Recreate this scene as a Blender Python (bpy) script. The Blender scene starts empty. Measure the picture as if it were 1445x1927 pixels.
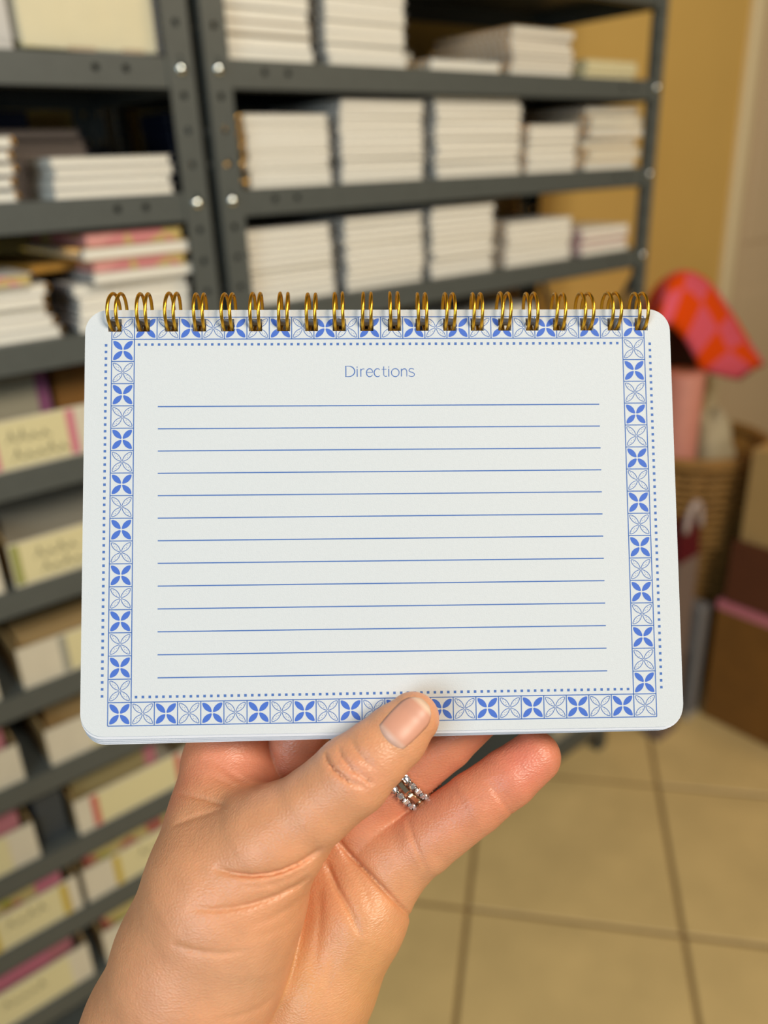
import bpy, bmesh, math, random
import numpy as np
from mathutils import Vector, Matrix
from mathutils.geometry import tessellate_polygon

random.seed(7)
scene = bpy.context.scene
COL = scene.collection

# ------------------------------------------------------------------ camera
F, CX, CY = 1529.0, 722.5, 963.5          # focal length and centre in pixels of the 1445x1927 frame
H = 1.36                                   # eye height of the phone
def _unit(a): return a / np.linalg.norm(a)
_n = _unit(np.array([147.5, 3586.5, F]))
_s = np.array([2027.5, -735.5, F]); _s = _unit(_s - _n * (_s @ _n))
W = np.array([_s, np.cross(-_n, _s), -_n])  # camera (right, down, forward) -> room (along shelves, into wall, up)
cam_d = bpy.data.cameras.new('camera')
cam = bpy.data.objects.new('camera', cam_d); COL.objects.link(cam)
cam_d.sensor_fit = 'VERTICAL'; cam_d.sensor_height = 36.0; cam_d.sensor_width = 36.0
cam_d.lens = F / 1927 * 36
cam_d.clip_start = 0.01; cam_d.clip_end = 50
_m = Matrix.Identity(4)
for r in range(3):
    _m[r][0] = W[r][0]; _m[r][1] = -W[r][1]; _m[r][2] = -W[r][2]
_m[2][3] = H
cam.matrix_world = _m
cam_d.dof.use_dof = True
cam_d.dof.focus_distance = 0.243
cam_d.dof.aperture_fstop = cam_d.lens / 4.3
scene.camera = cam

# ------------------------------------------------------------------ world, lamps, exposure
world = bpy.data.worlds.new('world'); scene.world = world; world.use_nodes = True
bg = world.node_tree.nodes['Background']
bg.inputs[0].default_value = (1.0, 0.90, 0.74, 1); bg.inputs[1].default_value = 0.06
def area(name, loc, target, size, power, col, size_y=None):
    l = bpy.data.lights.new(name, 'AREA'); l.energy = power; l.color = col
    l.shape = 'RECTANGLE'; l.size = size; l.size_y = size_y or size
    o = bpy.data.objects.new(name, l); COL.objects.link(o); o.location = loc
    o.rotation_euler = (Vector(target) - Vector(loc)).to_track_quat('-Z', 'Y').to_euler()
    return o
area('ceiling_lamp', (0.35, -1.55, 2.65), (0.5, 0.5, 1.1), 0.8, 52, (1.0, 0.91, 0.76))
area('window_daylight', (-1.45, -0.40, 1.75), (0.2, 0.4, 1.2), 0.9, 19, (0.72, 0.89, 1.0), 0.9)
area('spot_lamp', (2.0, -1.1, 2.5), (1.5, 0.8, 0.7), 0.4, 14, (1.0, 0.74, 0.42))
vs = scene.view_settings
vs.view_transform = 'Standard'; vs.look = 'None'; vs.gamma = 1.0; vs.use_curve_mapping = False
vs.exposure = 0.0

# ------------------------------------------------------------------ materials
MATS = {}
def srgb(r, g, b):
    return tuple(((c / 255) / 12.92 if c / 255 <= 0.04045 else ((c / 255 + 0.055) / 1.055) ** 2.4) for c in (r, g, b))
def mat(name, col, rough=0.6, metal=0.0, noise=0.0, scale=40.0, bump=0.0, bscale=200.0, spec=0.5, coat=0.0):
    """col: linear base colour; noise: colour variation; bump: fine relief"""
    if name in MATS: return MATS[name]
    m = bpy.data.materials.new(name); m.use_nodes = True
    nt = m.node_tree; p = nt.nodes['Principled BSDF']
    p.inputs['Base Color'].default_value = (*col, 1); p.inputs['Roughness'].default_value = rough
    p.inputs['Metallic'].default_value = metal; p.inputs['Specular IOR Level'].default_value = spec
    p.inputs['Coat Weight'].default_value = coat
    if noise or bump:
        tc = nt.nodes.new('ShaderNodeTexCoord')
    if noise:
        n = nt.nodes.new('ShaderNodeTexNoise'); n.inputs['Scale'].default_value = scale; n.inputs['Detail'].default_value = 4
        nt.links.new(tc.outputs['Object'], n.inputs['Vector'])
        r = nt.nodes.new('ShaderNodeMapRange'); r.inputs[1].default_value = 0.3; r.inputs[2].default_value = 0.7
        r.inputs[3].default_value = 1 - noise; r.inputs[4].default_value = 1 + noise
        nt.links.new(n.outputs['Fac'], r.inputs[0])
        v = nt.nodes.new('ShaderNodeVectorMath'); v.operation = 'SCALE'; v.inputs[0].default_value = col
        nt.links.new(r.outputs[0], v.inputs['Scale']); nt.links.new(v.outputs[0], p.inputs['Base Color'])
    if bump:
        n2 = nt.nodes.new('ShaderNodeTexNoise'); n2.inputs['Scale'].default_value = bscale; n2.inputs['Detail'].default_value = 3
        nt.links.new(tc.outputs['Object'], n2.inputs['Vector'])
        b = nt.nodes.new('ShaderNodeBump'); b.inputs['Strength'].default_value = bump; b.inputs['Distance'].default_value = 0.002
        nt.links.new(n2.outputs['Fac'], b.inputs['Height']); nt.links.new(b.outputs[0], p.inputs['Normal'])
    MATS[name] = m
    return m
def sheet_mat(name, col, period=0.0011, dark=0.86):
    """paper block: fine horizontal sheet lines"""
    if name in MATS: return MATS[name]
    m = mat(name, col, 0.75); nt = m.node_tree; p = nt.nodes['Principled BSDF']
    tc = nt.nodes.new('ShaderNodeTexCoord'); w = nt.nodes.new('ShaderNodeTexWave')
    w.bands_direction = 'Z'; w.inputs['Scale'].default_value = 0.314 / period; w.inputs['Distortion'].default_value = 1.5
    nt.links.new(tc.outputs['Object'], w.inputs['Vector'])
    mx = nt.nodes.new('ShaderNodeMix'); mx.data_type = 'RGBA'
    mx.inputs[6].default_value = (*[c * dark for c in col], 1); mx.inputs[7].default_value = (*col, 1)
    nt.links.new(w.outputs['Fac'], mx.inputs[0]); nt.links.new(mx.outputs[2], p.inputs['Base Color'])
    return m
M_page = mat('page_paper', (0.625, 0.645, 0.665), 0.7, noise=0.012, scale=900, bump=0.10, bscale=2600, spec=0.3)
M_sheet = mat('sheet_paper', (0.66, 0.67, 0.72), 0.75, bump=0.08, bscale=2600, spec=0.3)
M_ink = mat('blue_ink', (0.062, 0.15, 0.55), 0.65, spec=0.3)
M_ink2 = mat('blue_ink_fine', (0.07, 0.16, 0.44), 0.65, spec=0.3)
M_gold = mat('gold_wire', (0.86, 0.50, 0.05), 0.30, metal=1.0)
M_goldcoil = mat('gold_coil', (0.50, 0.28, 0.05), 0.3, metal=0.9)
M_darkcoil = mat('dark_coil', (0.012, 0.014, 0.03), 0.35, metal=0.6)
M_steel = mat('grey_powdercoat', (0.085, 0.094, 0.088), 0.42, noise=0.05, scale=60, bump=0.05, bscale=900)
M_zinc = mat('zinc_bolt', (0.80, 0.85, 0.82), 0.12, metal=1.0)
M_white = sheet_mat('white_pages', (0.86, 0.83, 0.74))
M_whitec = mat('white_cover', (0.82, 0.80, 0.76), 0.3)
M_cream = mat('cream_card', (0.80, 0.72, 0.45), 0.5, noise=0.04)
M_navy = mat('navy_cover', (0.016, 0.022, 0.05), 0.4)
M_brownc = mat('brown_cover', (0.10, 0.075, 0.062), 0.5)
M_gray = mat('grey_cover', (0.14, 0.13, 0.13), 0.5)
M_goldc = mat('gold_cover', (0.42, 0.22, 0.04), 0.4)
M_kraftc = mat('kraft_cover', (0.36, 0.24, 0.10), 0.6)
M_pinkc = mat('pink_cover', (0.55, 0.20, 0.22), 0.5)
M_pinkst = mat('pink_stripe', (0.62, 0.20, 0.26), 0.5)
M_greenst = mat('green_stripe', (0.30, 0.31, 0.09), 0.5)
M_redst = mat('red_stripe', (0.55, 0.13, 0.10), 0.5)
M_yelst = mat('yellow_stripe', (0.55, 0.40, 0.06), 0.5)
M_greyst = mat('grey_stripe', (0.34, 0.33, 0.27), 0.5)
M_purple = mat('purple_card', (0.20, 0.055, 0.13), 0.6)
M_traywhite = mat('tray_board', (0.66, 0.60, 0.47), 0.65, noise=0.04, scale=30)
M_label = mat('label_paper', (0.70, 0.63, 0.36), 0.6)
M_text = mat('label_ink', (0.16, 0.15, 0.09), 0.7)
M_kraft = mat('kraft_board', (0.21, 0.09, 0.012), 0.75, noise=0.10, scale=14)
M_kraftred = mat('kraft_board_red', (0.115, 0.032, 0.009), 0.75, noise=0.08, scale=14)
M_kraftlight = mat('kraft_board_light', (0.50, 0.33, 0.13), 0.75, noise=0.05, scale=14)
M_wallp = mat('yellow_wall_paint', (0.62, 0.41, 0.115), 0.8, noise=0.02, scale=6, bump=0.05, bscale=220)
M_trim = mat('cream_trim_paint', (0.76, 0.65, 0.42), 0.45)
M_door = mat('door_paint', (0.66, 0.52, 0.34), 0.5)
M_grout = mat('grout', (0.27, 0.17, 0.065), 0.9, noise=0.08, scale=50)
M_tile = mat('floor_tile_glaze', (0.70, 0.52, 0.235), 0.42, noise=0.09, scale=7, bump=0.03, bscale=60)
M_wick = mat('wicker', (0.30, 0.155, 0.035), 0.65, noise=0.25, scale=60, bump=0.3, bscale=300)
M_rollpink = mat('pink_roll_paper', (0.62, 0.25, 0.19), 0.6, noise=0.05)
M_cloth = mat('white_cloth', (0.50, 0.43, 0.28), 0.9, noise=0.06)
M_red = mat('dark_red_bag', (0.10, 0.006, 0.012), 0.5)
M_mauve = mat('mauve_bag', (0.20, 0.15, 0.13), 0.6)
M_greypl = mat('grey_plastic', (0.19, 0.19, 0.20), 0.4)
M_black = mat('black_rubber', (0.012, 0.012, 0.013), 0.5)
M_bandgold = mat('ring_metal', (0.72, 0.70, 0.66), 0.12, metal=1.0)
M_bag = mat('baguette_bar', (0.75, 0.60, 0.40), 0.25, metal=1.0)
M_gem = mat('clear_stone', (0.80, 0.80, 0.82), 0.04, metal=0.75, spec=1.0)

def pattern_mat(name, a, b, c, scale):
    m = mat(name, a, 0.35); nt = m.node_tree; p = nt.nodes['Principled BSDF']
    tc = nt.nodes.new('ShaderNodeTexCoord'); v = nt.nodes.new('ShaderNodeTexVoronoi'); v.inputs['Scale'].default_value = scale
    nt.links.new(tc.outputs['Object'], v.inputs['Vector'])
    r = nt.nodes.new('ShaderNodeValToRGB'); r.color_ramp.interpolation = 'CONSTANT'
    r.color_ramp.elements[0].color = (*a, 1); r.color_ramp.elements[1].position = 0.45; r.color_ramp.elements[1].color = (*b, 1)
    e = r.color_ramp.elements.new(0.72); e.color = (*c, 1)
    s = nt.nodes.new('ShaderNodeSeparateColor'); nt.links.new(v.outputs['Color'], s.inputs[0])
    nt.links.new(s.outputs[0], r.inputs[0]); nt.links.new(r.outputs[0], p.inputs['Base Color'])
    return m
M_floral = pattern_mat('pink_gold_print', (0.62, 0.24, 0.24), (0.55, 0.42, 0.16), (0.70, 0.33, 0.30), 28)
M_floral2 = pattern_mat('yellow_pink_print', (0.62, 0.50, 0.20), (0.50, 0.16, 0.12), (0.42, 0.40, 0.06), 45)

# ------------------------------------------------------------------ mesh helpers
class MB:
    def __init__(s): s.v = []; s.f = []
    def add(s, vs, fs):
        o = len(s.v); s.v += [tuple(v) for v in vs]; s.f += [tuple(i + o for i in f) for f in fs]; return s
    def box(s, x0, x1, y0, y1, z0, z1, mtx=None):
        v = [(x, y, z) for z in (z0, z1) for y in (y0, y1) for x in (x0, x1)]
        if mtx is not None: v = [tuple(mtx @ Vector(p)) for p in v]
        return s.add(v, [(0, 2, 3, 1), (4, 5, 7, 6), (0, 1, 5, 4), (2, 6, 7, 3), (0, 4, 6, 2), (1, 3, 7, 5)])
    def bbox(s, x0, x1, y0, y1, z0, z1, b=0.001):
        """box with chamfered vertical edges and top/bottom rims"""
        def ring(i, z):
            return [(x0 + i, y0, z), (x1 - i, y0, z), (x1, y0 + i, z), (x1, y1 - i, z), (x1 - i, y1, z), (x0 + i, y1, z), (x0, y1 - i, z), (x0, y0 + i, z)]
        def inner(z):
            return [(min(max(x, x0 + b), x1 - b), min(max(y, y0 + b), y1 - b), z) for x, y, _ in ring(b, z)]
        rs = [inner(z0), ring(b, z0 + b), ring(b, z1 - b), inner(z1)]
        v = [p for r in rs for p in r]; f = [tuple(range(7, -1, -1)), tuple(range(24, 32))]
        for k in range(3):
            for i in range(8):
                j = (i + 1) % 8; f.append((k * 8 + i, k * 8 + j, k * 8 + 8 + j, k * 8 + 8 + i))
        return s.add(v, f)
    def tube(s, pts, r, n=8, closed=False, caps=True):
        pts = [Vector(p) for p in pts]; N = len(pts); vs = []; up = None
        rr = r if hasattr(r, '__len__') else [r] * N
        for i, p in enumerate(pts):
            a = pts[(i - 1) % N] if (closed or i > 0) else p
            b = pts[(i + 1) % N] if (closed or i < N - 1) else p
            t = (b - a).normalized()
            if up is None:
                up = t.orthogonal().normalized()
            up = (up - t * up.dot(t)).normalized(); w = t.cross(up)
            vs += [tuple(p + (up * math.cos(2 * math.pi * k / n) + w * math.sin(2 * math.pi * k / n)) * rr[i]) for k in range(n)]
        fs = []
        for i in range(N if closed else N - 1):
            j = (i + 1) % N
            for k in range(n):
                l = (k + 1) % n; fs.append((i * n + k, i * n + l, j * n + l, j * n + k))
        if caps and not closed:
            fs.append(tuple(range(n - 1, -1, -1))); fs.append(tuple((N - 1) * n + k for k in range(n)))
        return s.add(vs, fs)
    def lathe(s, prof, n=24, c=(0, 0, 0)):
        vs = [(c[0] + r * math.cos(2 * math.pi * k / n), c[1] + r * math.sin(2 * math.pi * k / n), c[2] + z) for r, z in prof for k in range(n)]
        fs = [(i * n + k, i * n + (k + 1) % n, (i + 1) * n + (k + 1) % n, (i + 1) * n + k) for i in range(len(prof) - 1) for k in range(n)]
        return s.add(vs, fs)
    def plate(s, loops, z0, z1, fn=lambda x, y, z: (x, y, z)):
        """extruded plate: first loop is the outline, the others are holes"""
        pts = [p for l in loops for p in l]
        tri = tessellate_polygon([[Vector((x, y, 0)) for x, y in l] for l in loops])
        N = len(pts)
        vs = [fn(x, y, z1) for x, y in pts] + [fn(x, y, z0) for x, y in pts]
        fs = []
        for a, b, c in tri:
            A, B, C = pts[a], pts[b], pts[c]
            if (B[0] - A[0]) * (C[1] - A[1]) - (B[1] - A[1]) * (C[0] - A[0]) < 0: b, c = c, b
            fs.append((a, b, c)); fs.append((N + a, N + c, N + b))
        o = 0
        for l in loops:
            n = len(l)
            for i in range(n):
                j = (i + 1) % n; fs.append((o + i, N + o + i, N + o + j, o + j))
            o += n
        return s.add(vs, fs)
    def mesh(s, name, m, smooth=False):
        me = bpy.data.meshes.new(name); me.from_pydata(s.v, [], s.f); me.materials.append(m)
        bm = bmesh.new(); bm.from_mesh(me); bmesh.ops.recalc_face_normals(bm, faces=bm.faces); bm.to_mesh(me); bm.free()
        if smooth: me.polygons.foreach_set('use_smooth', [True] * len(me.polygons))
        me.update(); return me
    def build(s, name, m, parent=None, smooth=False):
        return link(name, s.mesh(name, m, smooth), parent)
def link(name, me, parent=None):
    o = bpy.data.objects.new(name, me); COL.objects.link(o)
    if parent is not None: o.parent = parent
    return o
def tag(o, label, cat, group=None):
    o['label'] = label; o['category'] = cat
    if group: o['group'] = group
    return o
def thing(name, label, cat, loc=(0, 0, 0), rotz=0, group=None):
    o = bpy.data.objects.new(name, None); COL.objects.link(o); o.empty_display_size = 0.03
    o.location = loc; o.rotation_euler = (0, 0, rotz); return tag(o, label, cat, group)
def struct(o):
    o['kind'] = 'structure'; return o
def dup(root, loc, rotz, label, group):
    r = root.copy(); COL.objects.link(r); r.location = loc; r.rotation_euler = (0, 0, rotz); r['label'] = label; r['group'] = group
    for ch in root.children:
        c = ch.copy(); COL.objects.link(c); c.parent = r
        for g in ch.children:
            d = g.copy(); COL.objects.link(d); d.parent = c
    return r
def script_mark(name, length, height, m, parent, mtx, seed):
    """a line of handwriting too blurred to read: a running pen stroke with ascenders"""
    rg = random.Random(seed); pts = []; n = max(3, int(length / (height * 0.75))); x = -length / 2; st = length / n
    for k in range(n):
        h = height * (1.0 if (k == 0 or rg.random() < 0.22) else 0.55)
        for a in range(6):
            t = a / 6; pts.append((x + st * (t + 0.18 * math.sin(2 * math.pi * t)), h * 0.5 * (1 - math.cos(2 * math.pi * t)), 0))
        x += st
    pts.append((x, 0, 0))
    me = MB().tube(pts, height * 0.055, 4).mesh(name, m); me.transform(mtx @ Matrix.Diagonal((1, 1, 0.15, 1)))
    return link(name, me, parent)
def ray(u, v): return W @ np.array([u - CX, v - CY, F])
def aty(u, v, Y):
    r = ray(u, v); return Vector(r * (Y / r[1]) + np.array([0, 0, H]))

# ================================================================== SETTING
fl = struct(MB().box(-1.6, 4.2, -2.2, 1.27, -0.03, -0.004).build('floor', M_grout))
PITCH, ANG = 0.408, math.radians(39.6)
e1 = Vector((math.cos(ANG), math.sin(ANG))); e2 = Vector((-math.sin(ANG), math.cos(ANG)))
B0 = Vector((1.10, 0.513))
hg = 0.0045
tile_me = MB().bbox(hg, PITCH - hg, hg, PITCH - hg, -0.004, 0.0, 0.0018).mesh('tile', M_tile)
for i in range(-8, 8):
    for j in range(-8, 8):
        p = B0 + e1 * (i * PITCH) + e2 * (j * PITCH); c = p + (e1 + e2) * (PITCH / 2)
        if -1.2 < c.x < 3.4 and -1.5 < c.y < 1.5:
            if c.y > 0.97:      # tiles cut along the wall
                poly = [c + (e1 * a + e2 * b) * (PITCH / 2 - hg) for a, b in ((-1, -1), (1, -1), (1, 1), (-1, 1))]; cut = []
                for k in range(4):
                    a, b = poly[k], poly[(k + 1) % 4]
                    if a.y <= 1.253: cut.append((a.x, a.y))
                    if (a.y - 1.253) * (b.y - 1.253) < 0:
                        q = a.lerp(b, (1.253 - a.y) / (b.y - a.y)); cut.append((q.x, q.y))
                if len(cut) > 2: MB().plate([cut], -0.004, -0.0004).build('tile', M_tile, fl)
                continue
            t = link('tile', tile_me, fl); t.location = (p.x, p.y, random.uniform(-0.0006, 0)); t.rotation_euler = (0, 0, ANG)
struct(MB().box(-1.6, 2.345, 1.27, 1.39, -0.03, 2.75).build('wall_back', M_wallp))
struct(MB().box(3.25, 4.2, 1.27, 1.39, -0.03, 2.75).build('wall_right', M_wallp))
struct(MB().box(2.345, 3.25, 1.27, 1.39, 2.06, 2.75).build('wall_lintel', M_wallp))
# door casing with a stepped profile, door leaf with panels, hinges
def casing(name, x, flip):
    s = -1 if flip else 1
    prof = [(0, 0), (0, -0.012), (0.012, -0.018), (0.040, -0.018), (0.048, -0.012), (0.062, -0.012), (0.070, -0.004), (0.070, 0.0)]
    mb = MB(); N = len(prof)
    vs = [(x + s * a, 1.27 + b, z) for z in (0.0, 2.12) for a, b in prof]
    mb.add(vs, [(i, (i + 1) % N, N + (i + 1) % N, N + i) for i in range(N)] + [tuple(range(N)), tuple(range(N, 2 * N))])
    return struct(mb.build(name, M_trim))
casing('trim_1', 2.325, False); casing('trim_2', 3.27, True)
struct(MB().box(2.325, 3.27, 1.252, 1.27, 2.05, 2.12).build('trim_3', M_trim))
door = struct(MB().box(2.40, 3.195, 1.30, 1.338, 0.01, 2.05).build('door_1', M_door))
for z0, z1 in ((0.2, 0.95), (1.1, 1.92)):
    for x0, x1 in ((2.50, 2.76), (2.84, 3.10)):
        MB().bbox(x0, x1, 1.294, 1.30, z0, z1, 0.004).build('door_panel', M_door, door)
for z in (0.30, 1.0, 1.78):
    hb = MB().tube([(2.402, 1.283, z - 0.045), (2.402, 1.283, z + 0.045)], 0.008, 10)
    hb.box(2.395, 2.43, 1.29, 1.301, z - 0.045, z + 0.045)
    hb.build('hinge', mat('brass_hinge', (0.30, 0.20, 0.06), 0.35, metal=0.8), door)
struct(MB().box(-1.6, 2.325, 1.255, 1.27, 0.0, 0.09).build('baseboard_back', M_trim))

# ================================================================== SHELVING UNITS
FY, DEPTH = 0.94, 0.305       # front plane and depth of both units
def circle(x, y, r, n=8): return [(x + r * math.cos(2 * math.pi * k / n), y + r * math.sin(2 * math.pi * k / n)) for k in range(n)]
def post_mesh(sx, sy):
    """slotted steel angle, 32 mm faces, flanges meeting at the outer corner; origin at the outer corner"""
    w, t, h = 0.032, 0.0018, 1.83
    holes = [circle(w / 2, z, 0.0042) for z in np.arange(0.03, 1.81, 0.0362)]
    mb = MB()
    mb.plate([[(0, 0), (w, 0), (w, h), (0, h)]] + holes, 0, t, lambda x, y, z: (sx * x, sy * z, y))
    mb.plate([[(t, 0), (w, 0), (w, h), (t, h)]] + holes, 0, t, lambda x, y, z: (sx * z, sy * x, y))
    mb.box(min(0, sx * w), max(0, sx * w), min(0, sy * w), max(0, sy * w), 0, 0.004)
    return mb.mesh('post', M_steel)
POSTS = {(a, b): post_mesh(a, b) for a in (1, -1) for b in (1, -1)}
def bolt_mesh():
    mb = MB(); mb.lathe([(0.0, -0.0052), (0.004, -0.0046), (0.0062, -0.0028), (0.0068, 0.0)], 12)
    mb.lathe([(0.0068, 0.0), (0.0, 0.0)], 12)
    me = mb.mesh('bolt', M_zinc, True); me.transform(Matrix.Rotation(math.radians(-90), 4, 'X')); return me
BOLT = bolt_mesh()
def unit(label, x0, x1, rels):
    u = thing('shelving_unit', label, 'shelf unit', ((x0 + x1) / 2, FY + DEPTH / 2, 0))
    hw, hd = (x1 - x0) / 2, DEPTH / 2
    for sx in (1, -1):
        for sy in (1, -1):
            p = link('post', POSTS[(sx, sy)], u); p.location = (-sx * hw, -sy * hd, 0.0)
    for rel in rels:
        zb = H + rel; zt = zb + 0.012; lo = zb - 0.021; t = 0.0016; g = 0.0022
        mb = MB(); X, Y = hw - g, hd - g
        mb.box(-X, X, -Y, Y, zt - t, zt)
        ends = [-X + 0.078, -X + 0.112, X - 0.078, X - 0.112]
        mb.plate([[(-X, lo), (X, lo), (X, zt - t), (-X, zt - t)]] + [circle(e, zb - 0.001, 0.0042) for e in ends], 0, t, lambda x, y, z: (x, -Y + z, y))
        mb.box(-X, X, Y - t, Y, lo, zt - t); mb.box(-X, -X + t, -Y, Y, lo, zt - t); mb.box(X - t, X, -Y, Y, lo, zt - t)
        mb.box(-X, X, -Y, -Y + 0.012, lo, lo + t)
        sh = mb.build('shelf', M_steel, u)
        for sx in (-1, 1):
            b = link('bolt', BOLT, sh); b.location = (sx * (hw - 0.016), -hd - 0.0002, zb)
    return u
XR0, XR1 = 0.5245, 1.444
XL0, XL1 = -0.408, 0.5085
SHR = [0.255, 0.110, -0.0325, -0.177, -0.400, -0.700, -1.000, -1.285]
SHL = [0.255, 0.1086, -0.0326, -0.177, -0.316, -0.459, -0.595, -0.720, -0.848, -0.968, -1.099, -1.22]
uR = unit('dark grey bolted steel rack on the right, holding white notebook stacks', XR0, XR1, SHR)
uL = unit('dark grey bolted steel rack on the left, with many close shelves of cartons', XL0, XL1, SHL)
# diagonal side brace of the right rack
mb = MB(); mb.tube([(0.457, -0.135, 1.155), (0.457, 0.12, 0.68)], 0.006, 6); mb.build('side_brace', M_steel, uR)
mb = MB(); mb.tube([(0.452, -0.12, 0.68), (0.452, 0.12, 1.155)], 0.006, 6); mb.build('side_brace', M_steel, uR)

# ================================================================== SHELF NOTEBOOKS
ORD = ['top', 'second', 'third', 'fourth', 'fifth', 'sixth', 'seventh', 'eighth', 'ninth', 'tenth', 'eleventh', 'twelfth', 'thirteenth', 'fourteenth']
PROTO = {}
def book_parts(w, d, t, page, cover, coil, coil_side, name):
    """a wire-bound notebook lying flat: page block, two covers and the loops of its binding"""
    key = (round(w, 3), round(d, 3), round(t, 4), page.name, cover.name, coil.name if coil else '', coil_side)
    if key in PROTO: return PROTO[key]
    c = 0.0009
    res = [('page_block', MB().bbox(-w / 2 + 0.002, w / 2 - 0.002, -d / 2 + 0.002, d / 2 - 0.002, c, t - c, 0.0006).mesh('page_block', page)),
           ('cover', MB().bbox(-w / 2, w / 2, -d / 2, d / 2, 0, c, 0.0002).mesh('cover', cover)),
           ('cover', MB().bbox(-w / 2, w / 2, -d / 2, d / 2, t - c, t, 0.0002).mesh('cover', cover))]
    if coil:
        mb = MB(); r = t / 2 - 0.0012
        n = int((d if coil_side in 'lr' else w) / 0.0127)
        for k in range(n):
            s = (k + 0.5) / n - 0.5
            cpt = []
            for a in range(9):
                an = 2 * math.pi * a / 9
                if coil_side in 'lr':
                    sg = -1 if coil_side == 'l' else 1
                    cpt.append((sg * (w / 2 - 0.001) + r * 1.15 * math.cos(an), s * d, t / 2 + r * math.sin(an)))
                else:
                    cpt.append((s * w, -d / 2 + 0.001 + r * 1.15 * math.cos(an), t / 2 + r * math.sin(an)))
            mb.tube(cpt, 0.0011, 4, closed=True)
        res.append(('wire_binding', mb.mesh('wire_binding', coil)))
    PROTO[key] = res
    return res
ALLBOOKS = 0
def stack(x0, x1, ztop_rel, base_rel, where, n, page=M_white, cover=M_whitec, coil=M_darkcoil, side='l', y=0.955, d=0.178, jit=0.0028, name='wire_bound_notebook',
          desc='white wire-bound notebook', rot=0.012, slack=1.0, covers=None):
    w = x1 - x0; t = (ztop_rel - base_rel) / n * slack; xc = (x0 + x1) / 2
    for k in range(n):
        cv = covers[k % len(covers)] if covers else cover
        parts = book_parts(w, d, t - 0.0003, page, cv, coil, side, name)
        z = H + base_rel + k * (ztop_rel - base_rel) / n + 0.0002
        o = ORD[n - 1 - k]
        lab = (f'{o} {desc}' if o == 'top' else f'{o} from top {desc}') + f' in {where}'
        if n == 1: lab = f'{desc} in {where}'
        th = thing(name, lab, 'notebook', (xc + random.uniform(-jit, jit), y + d / 2 + random.uniform(-jit, jit) + 0.003, z), random.uniform(-rot, rot), where)
        for nm, me in parts: link(nm, me, th)
A, B, C_, D_ = 0.1222, -0.0203, -0.1648, -0.3878
# right rack, upper shelf
stack(0.561, 0.690, 0.236, A, 'leftmost stack, top row of right rack', 8, coil=M_goldcoil, covers=[M_whitec, M_whitec, M_kraftc, M_whitec])
stack(0.712, 0.848, 0.238, A, 'tall second stack, top row of right rack', 9)
stack(0.895, 1.040, 0.137, A, 'flat pile beside tall stack, top row', 1, coil=M_goldcoil, cover=M_whitec, desc='single white notebook with gold rings')
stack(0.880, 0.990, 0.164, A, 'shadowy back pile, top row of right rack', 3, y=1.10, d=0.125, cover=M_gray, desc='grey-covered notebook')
stack(1.066, 1.214, 0.188, A, 'fourth stack, top row of right rack', 5, coil=M_goldcoil, jit=0.005, cover=M_kraftc, desc='tan-covered notebook')
stack(1.245, 1.388, 0.150, A, 'low bundle at right end, top row', 3, page=sheet_mat('cream_pages', (0.72, 0.66, 0.42)), cover=M_cream, coil=None, name='card_pack', desc='cream card pack', jit=0.004)
# right rack, middle shelf
stack(0.578, 0.708, 0.065, B, 'leftmost stack, middle row of right rack', 8, coil=M_goldcoil)
stack(0.727, 0.878, 0.083, B, 'second stack, middle row of right rack', 10, coil=M_navy)
stack(0.900, 1.086, 0.088, B, 'widest stack, middle row of right rack', 10, coil=M_navy, jit=0.004)
stack(1.107, 1.232, 0.051, B, 'short fourth stack, middle row', 6, coil=M_goldcoil)
stack(1.262, 1.415, 0.084, B, 'loose end pile, middle row', 6, coil=M_goldcoil, jit=0.012, rot=0.05, slack=0.8, covers=[M_whitec, M_cream, M_kraftc])
# right rack, lower visible shelf
stack(0.567, 0.704, -0.070, C_, 'leftmost stack, third row of right rack', 11)
stack(0.725, 0.873, -0.066, C_, 'second stack, third row of right rack', 11, coil=M_navy)
stack(0.892, 1.030, -0.062, C_, 'third stack, third row of right rack', 11)
stack(1.062, 1.230, -0.095, C_, 'fourth stack, third row of right rack', 7, coil=M_goldcoil)
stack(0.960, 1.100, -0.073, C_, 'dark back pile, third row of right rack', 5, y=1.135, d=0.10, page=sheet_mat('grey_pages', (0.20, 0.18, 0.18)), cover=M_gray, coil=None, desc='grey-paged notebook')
stack(1.262, 1.402, -0.118, C_, 'pink-striped end pile, third row', 4, covers=[M_whitec, M_pinkc, M_pinkc, M_whitec], coil=M_pinkc, desc='white notebook with pink cover')
# dark piles added behind the right rack's stacks to keep the gaps black
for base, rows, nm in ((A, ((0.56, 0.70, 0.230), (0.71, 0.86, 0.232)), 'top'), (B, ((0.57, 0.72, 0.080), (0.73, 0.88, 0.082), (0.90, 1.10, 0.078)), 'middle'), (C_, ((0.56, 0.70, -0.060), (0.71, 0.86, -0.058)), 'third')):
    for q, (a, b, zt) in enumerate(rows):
        stack(a, b, zt, base, f"{['left', 'centre', 'right'][q]} added black pile, {nm} row of right rack", 5, y=1.142, d=0.09, page=M_navy, cover=M_navy, coil=None, desc='gap-darkening notebook')
# right rack, shelf half hidden behind the held notebook
stack(1.00, 1.14, -0.235, D_, 'narrow pile behind gold rings, fourth row', 8, coil=M_goldcoil)
stack(0.78, 0.96, -0.25, D_, 'wide pile behind gold rings, fourth row', 8, cover=M_navy)

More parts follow.
